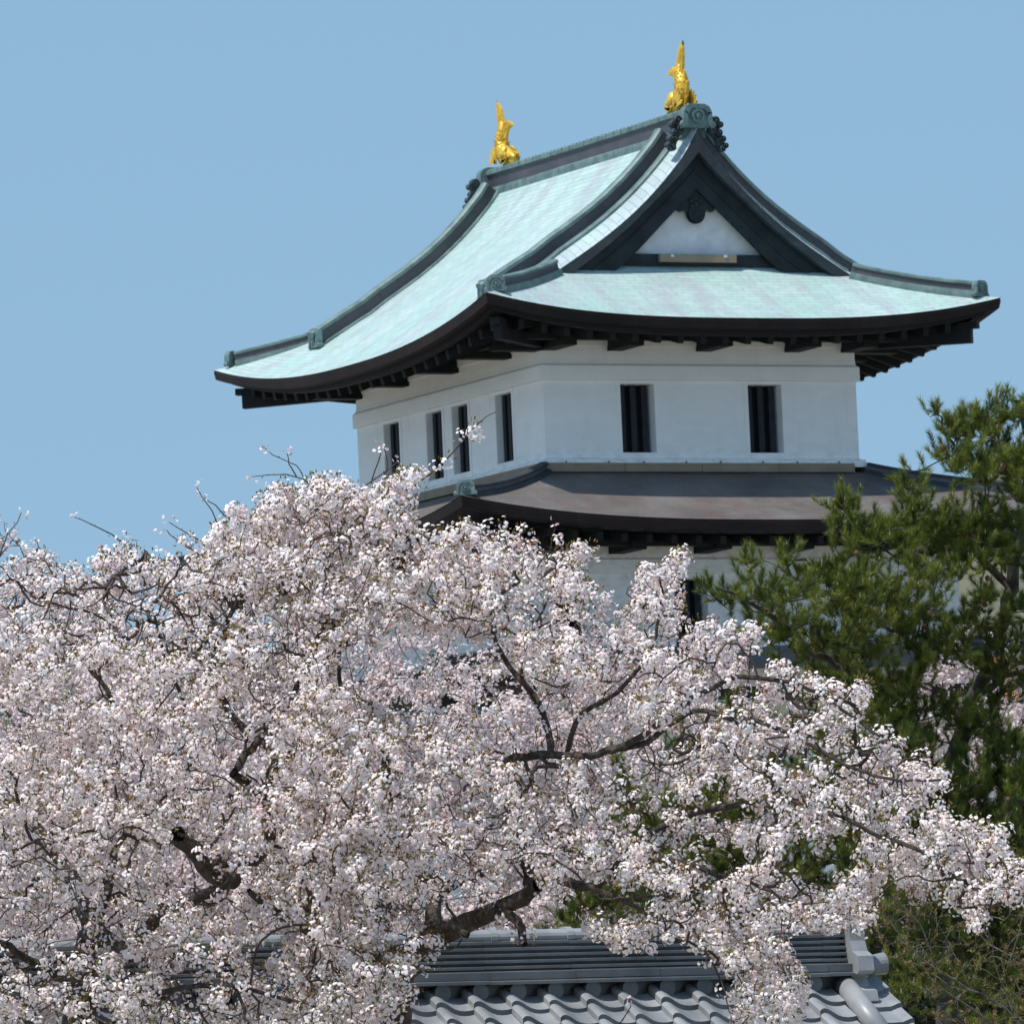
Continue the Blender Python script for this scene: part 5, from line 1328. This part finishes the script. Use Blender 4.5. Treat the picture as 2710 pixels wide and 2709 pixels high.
limbsQ = [([(1420, 2400), (1430, 2100), (1420, 1850), (1440, 1700), (1470, 1560), (1450, 1450), (1480, 1360)], [94, 94], 0.16, 0.03),
          ([(1430, 1780), (1340, 1720), (1240, 1710), (1150, 1700), (1090, 1720)], [94, 93], 0.06, 0.02), ([(1450, 1640), (1360, 1590), (1270, 1570), (1210, 1530), (1180, 1460)], [94, 93], 0.05, 0.015), ([(1440, 1690), (1520, 1650), (1600, 1620)], [94, 93.5], 0.05, 0.02), ([(1465, 1500), (1540, 1460), (1610, 1420)], [94, 94], 0.03, 0.015)]
b = av(1420, 2400, 94)
pine('shaded green pine behind the right cherry, above the gatehouse ridge', (b[0], b[1], ground_z(94, 0)-0.3), limbsQ, PC2, 93.8, 1.2, 72, 1.15, 30)

PC3 = [(x+18*math.sin(x*3+y), y+14*math.cos(x+y*2), 70, 1.0) for x in range(1660, 2050, 75) for y in range(1560, 2000, 75)]
limbsS = [([(1830, 2500), (1820, 2200), (1840, 1950), (1830, 1750), (1840, 1560)], [101, 101], 0.16, 0.04), ([(1840, 1900), (1760, 1850), (1690, 1840)], [101, 100], 0.05, 0.02), ([(1840, 1800), (1920, 1760), (1990, 1740)], [101, 100], 0.05, 0.02)]
b = av(1830, 2500, 101)
pine('pine with shade painted into its needles behind the leggy budding shrub', (b[0], b[1], ground_z(101, 0)-0.3), limbsS, PC3, 100.5, 1.2, 73, 0.9, 10, 'shadeneedle')

# ---- budding shrub at the lower right -------------------------------------------------------
bs = thing('budding_shrub', tuple(av(1890, 2150, 78)[:2])+(-18.9,), 'leggy grey twigged shrub with yellow brown buds beside the round end tile', 'shrub')
tr = Tree(91)
for k, pts in enumerate([[(1990, 2350), (1960, 2080), (1920, 1930), (1830, 1862), (1760, 1820), (1700, 1765), (1655, 1700)], [(1960, 2100), (1900, 1960), (1830, 1900), (1760, 1850), (1730, 1800)], [(1830, 1862), (1800, 1800), (1770, 1740), (1740, 1690)], [(1920, 1930), (1890, 1850), (1865, 1760), (1850, 1690)], [(1890, 1850), (1920, 1770), (1935, 1690)], [(1940, 2000), (1950, 1850), (1960, 1750)], [(1760, 1820), (1745, 1760), (1700, 1700), (1690, 1660)], [(1865, 1780), (1820, 1720), (1810, 1660)]]):
    tr.limb(L3(pts, 77.5+0.15*k), 0.018 if k < 2 else 0.007, 0.004 if k < 2 else 0.003, parent=None if k == 0 else True, wob=0.008, step=0.1)
rs = np.random.RandomState(92); T = []
SP = [(1640, 1690), (1700, 1640), (1780, 1620), (1860, 1650), (1990, 1640), (1990, 2050), (1900, 2000), (1780, 1960), (1735, 1860), (1660, 1780)]
while len(T) < 900:
    x, y = 1630+370*rs.rand(300), 1610+440*rs.rand(300); ok = in_poly(x, y, SP)
    T += [av(a, b_, 77.8+1.1*(rs.rand()-.5)) for a, b_ in zip(x[ok], y[ok])]
tips = tr.grow(T[:900], step=0.08, bend=0.35, noise_=0.16, up_=0.25); tr.radii(0.0017, 2.4, 0.012)
tr.tubes(lambda ch, fx: True, 5, 'stems', 'gtwig', bs)
par = np.array(tr.par); idx = np.where((tr.tips < 4) & (par >= 0))[0]; k = np.repeat(idx, rs.poisson(1.2, len(idx))); c = tr.PA[k]+(tr.PA[par[k]]-tr.PA[k])*rs.rand(len(k))[:, None]
q = np.repeat(np.arange(len(c)), 5); off = rs.randn(len(q), 3)*0.6+tr.DA[k][q]*0.6+np.array((0, 0, .4)); off /= np.linalg.norm(off, axis=1)[:, None]
leaves(c[q], off, 0.018+0.016*rs.rand(len(q)), rs, 'bud_leaves', 'budleaf', bs, rs.rand(len(q)))['kind'] = 'stuff'
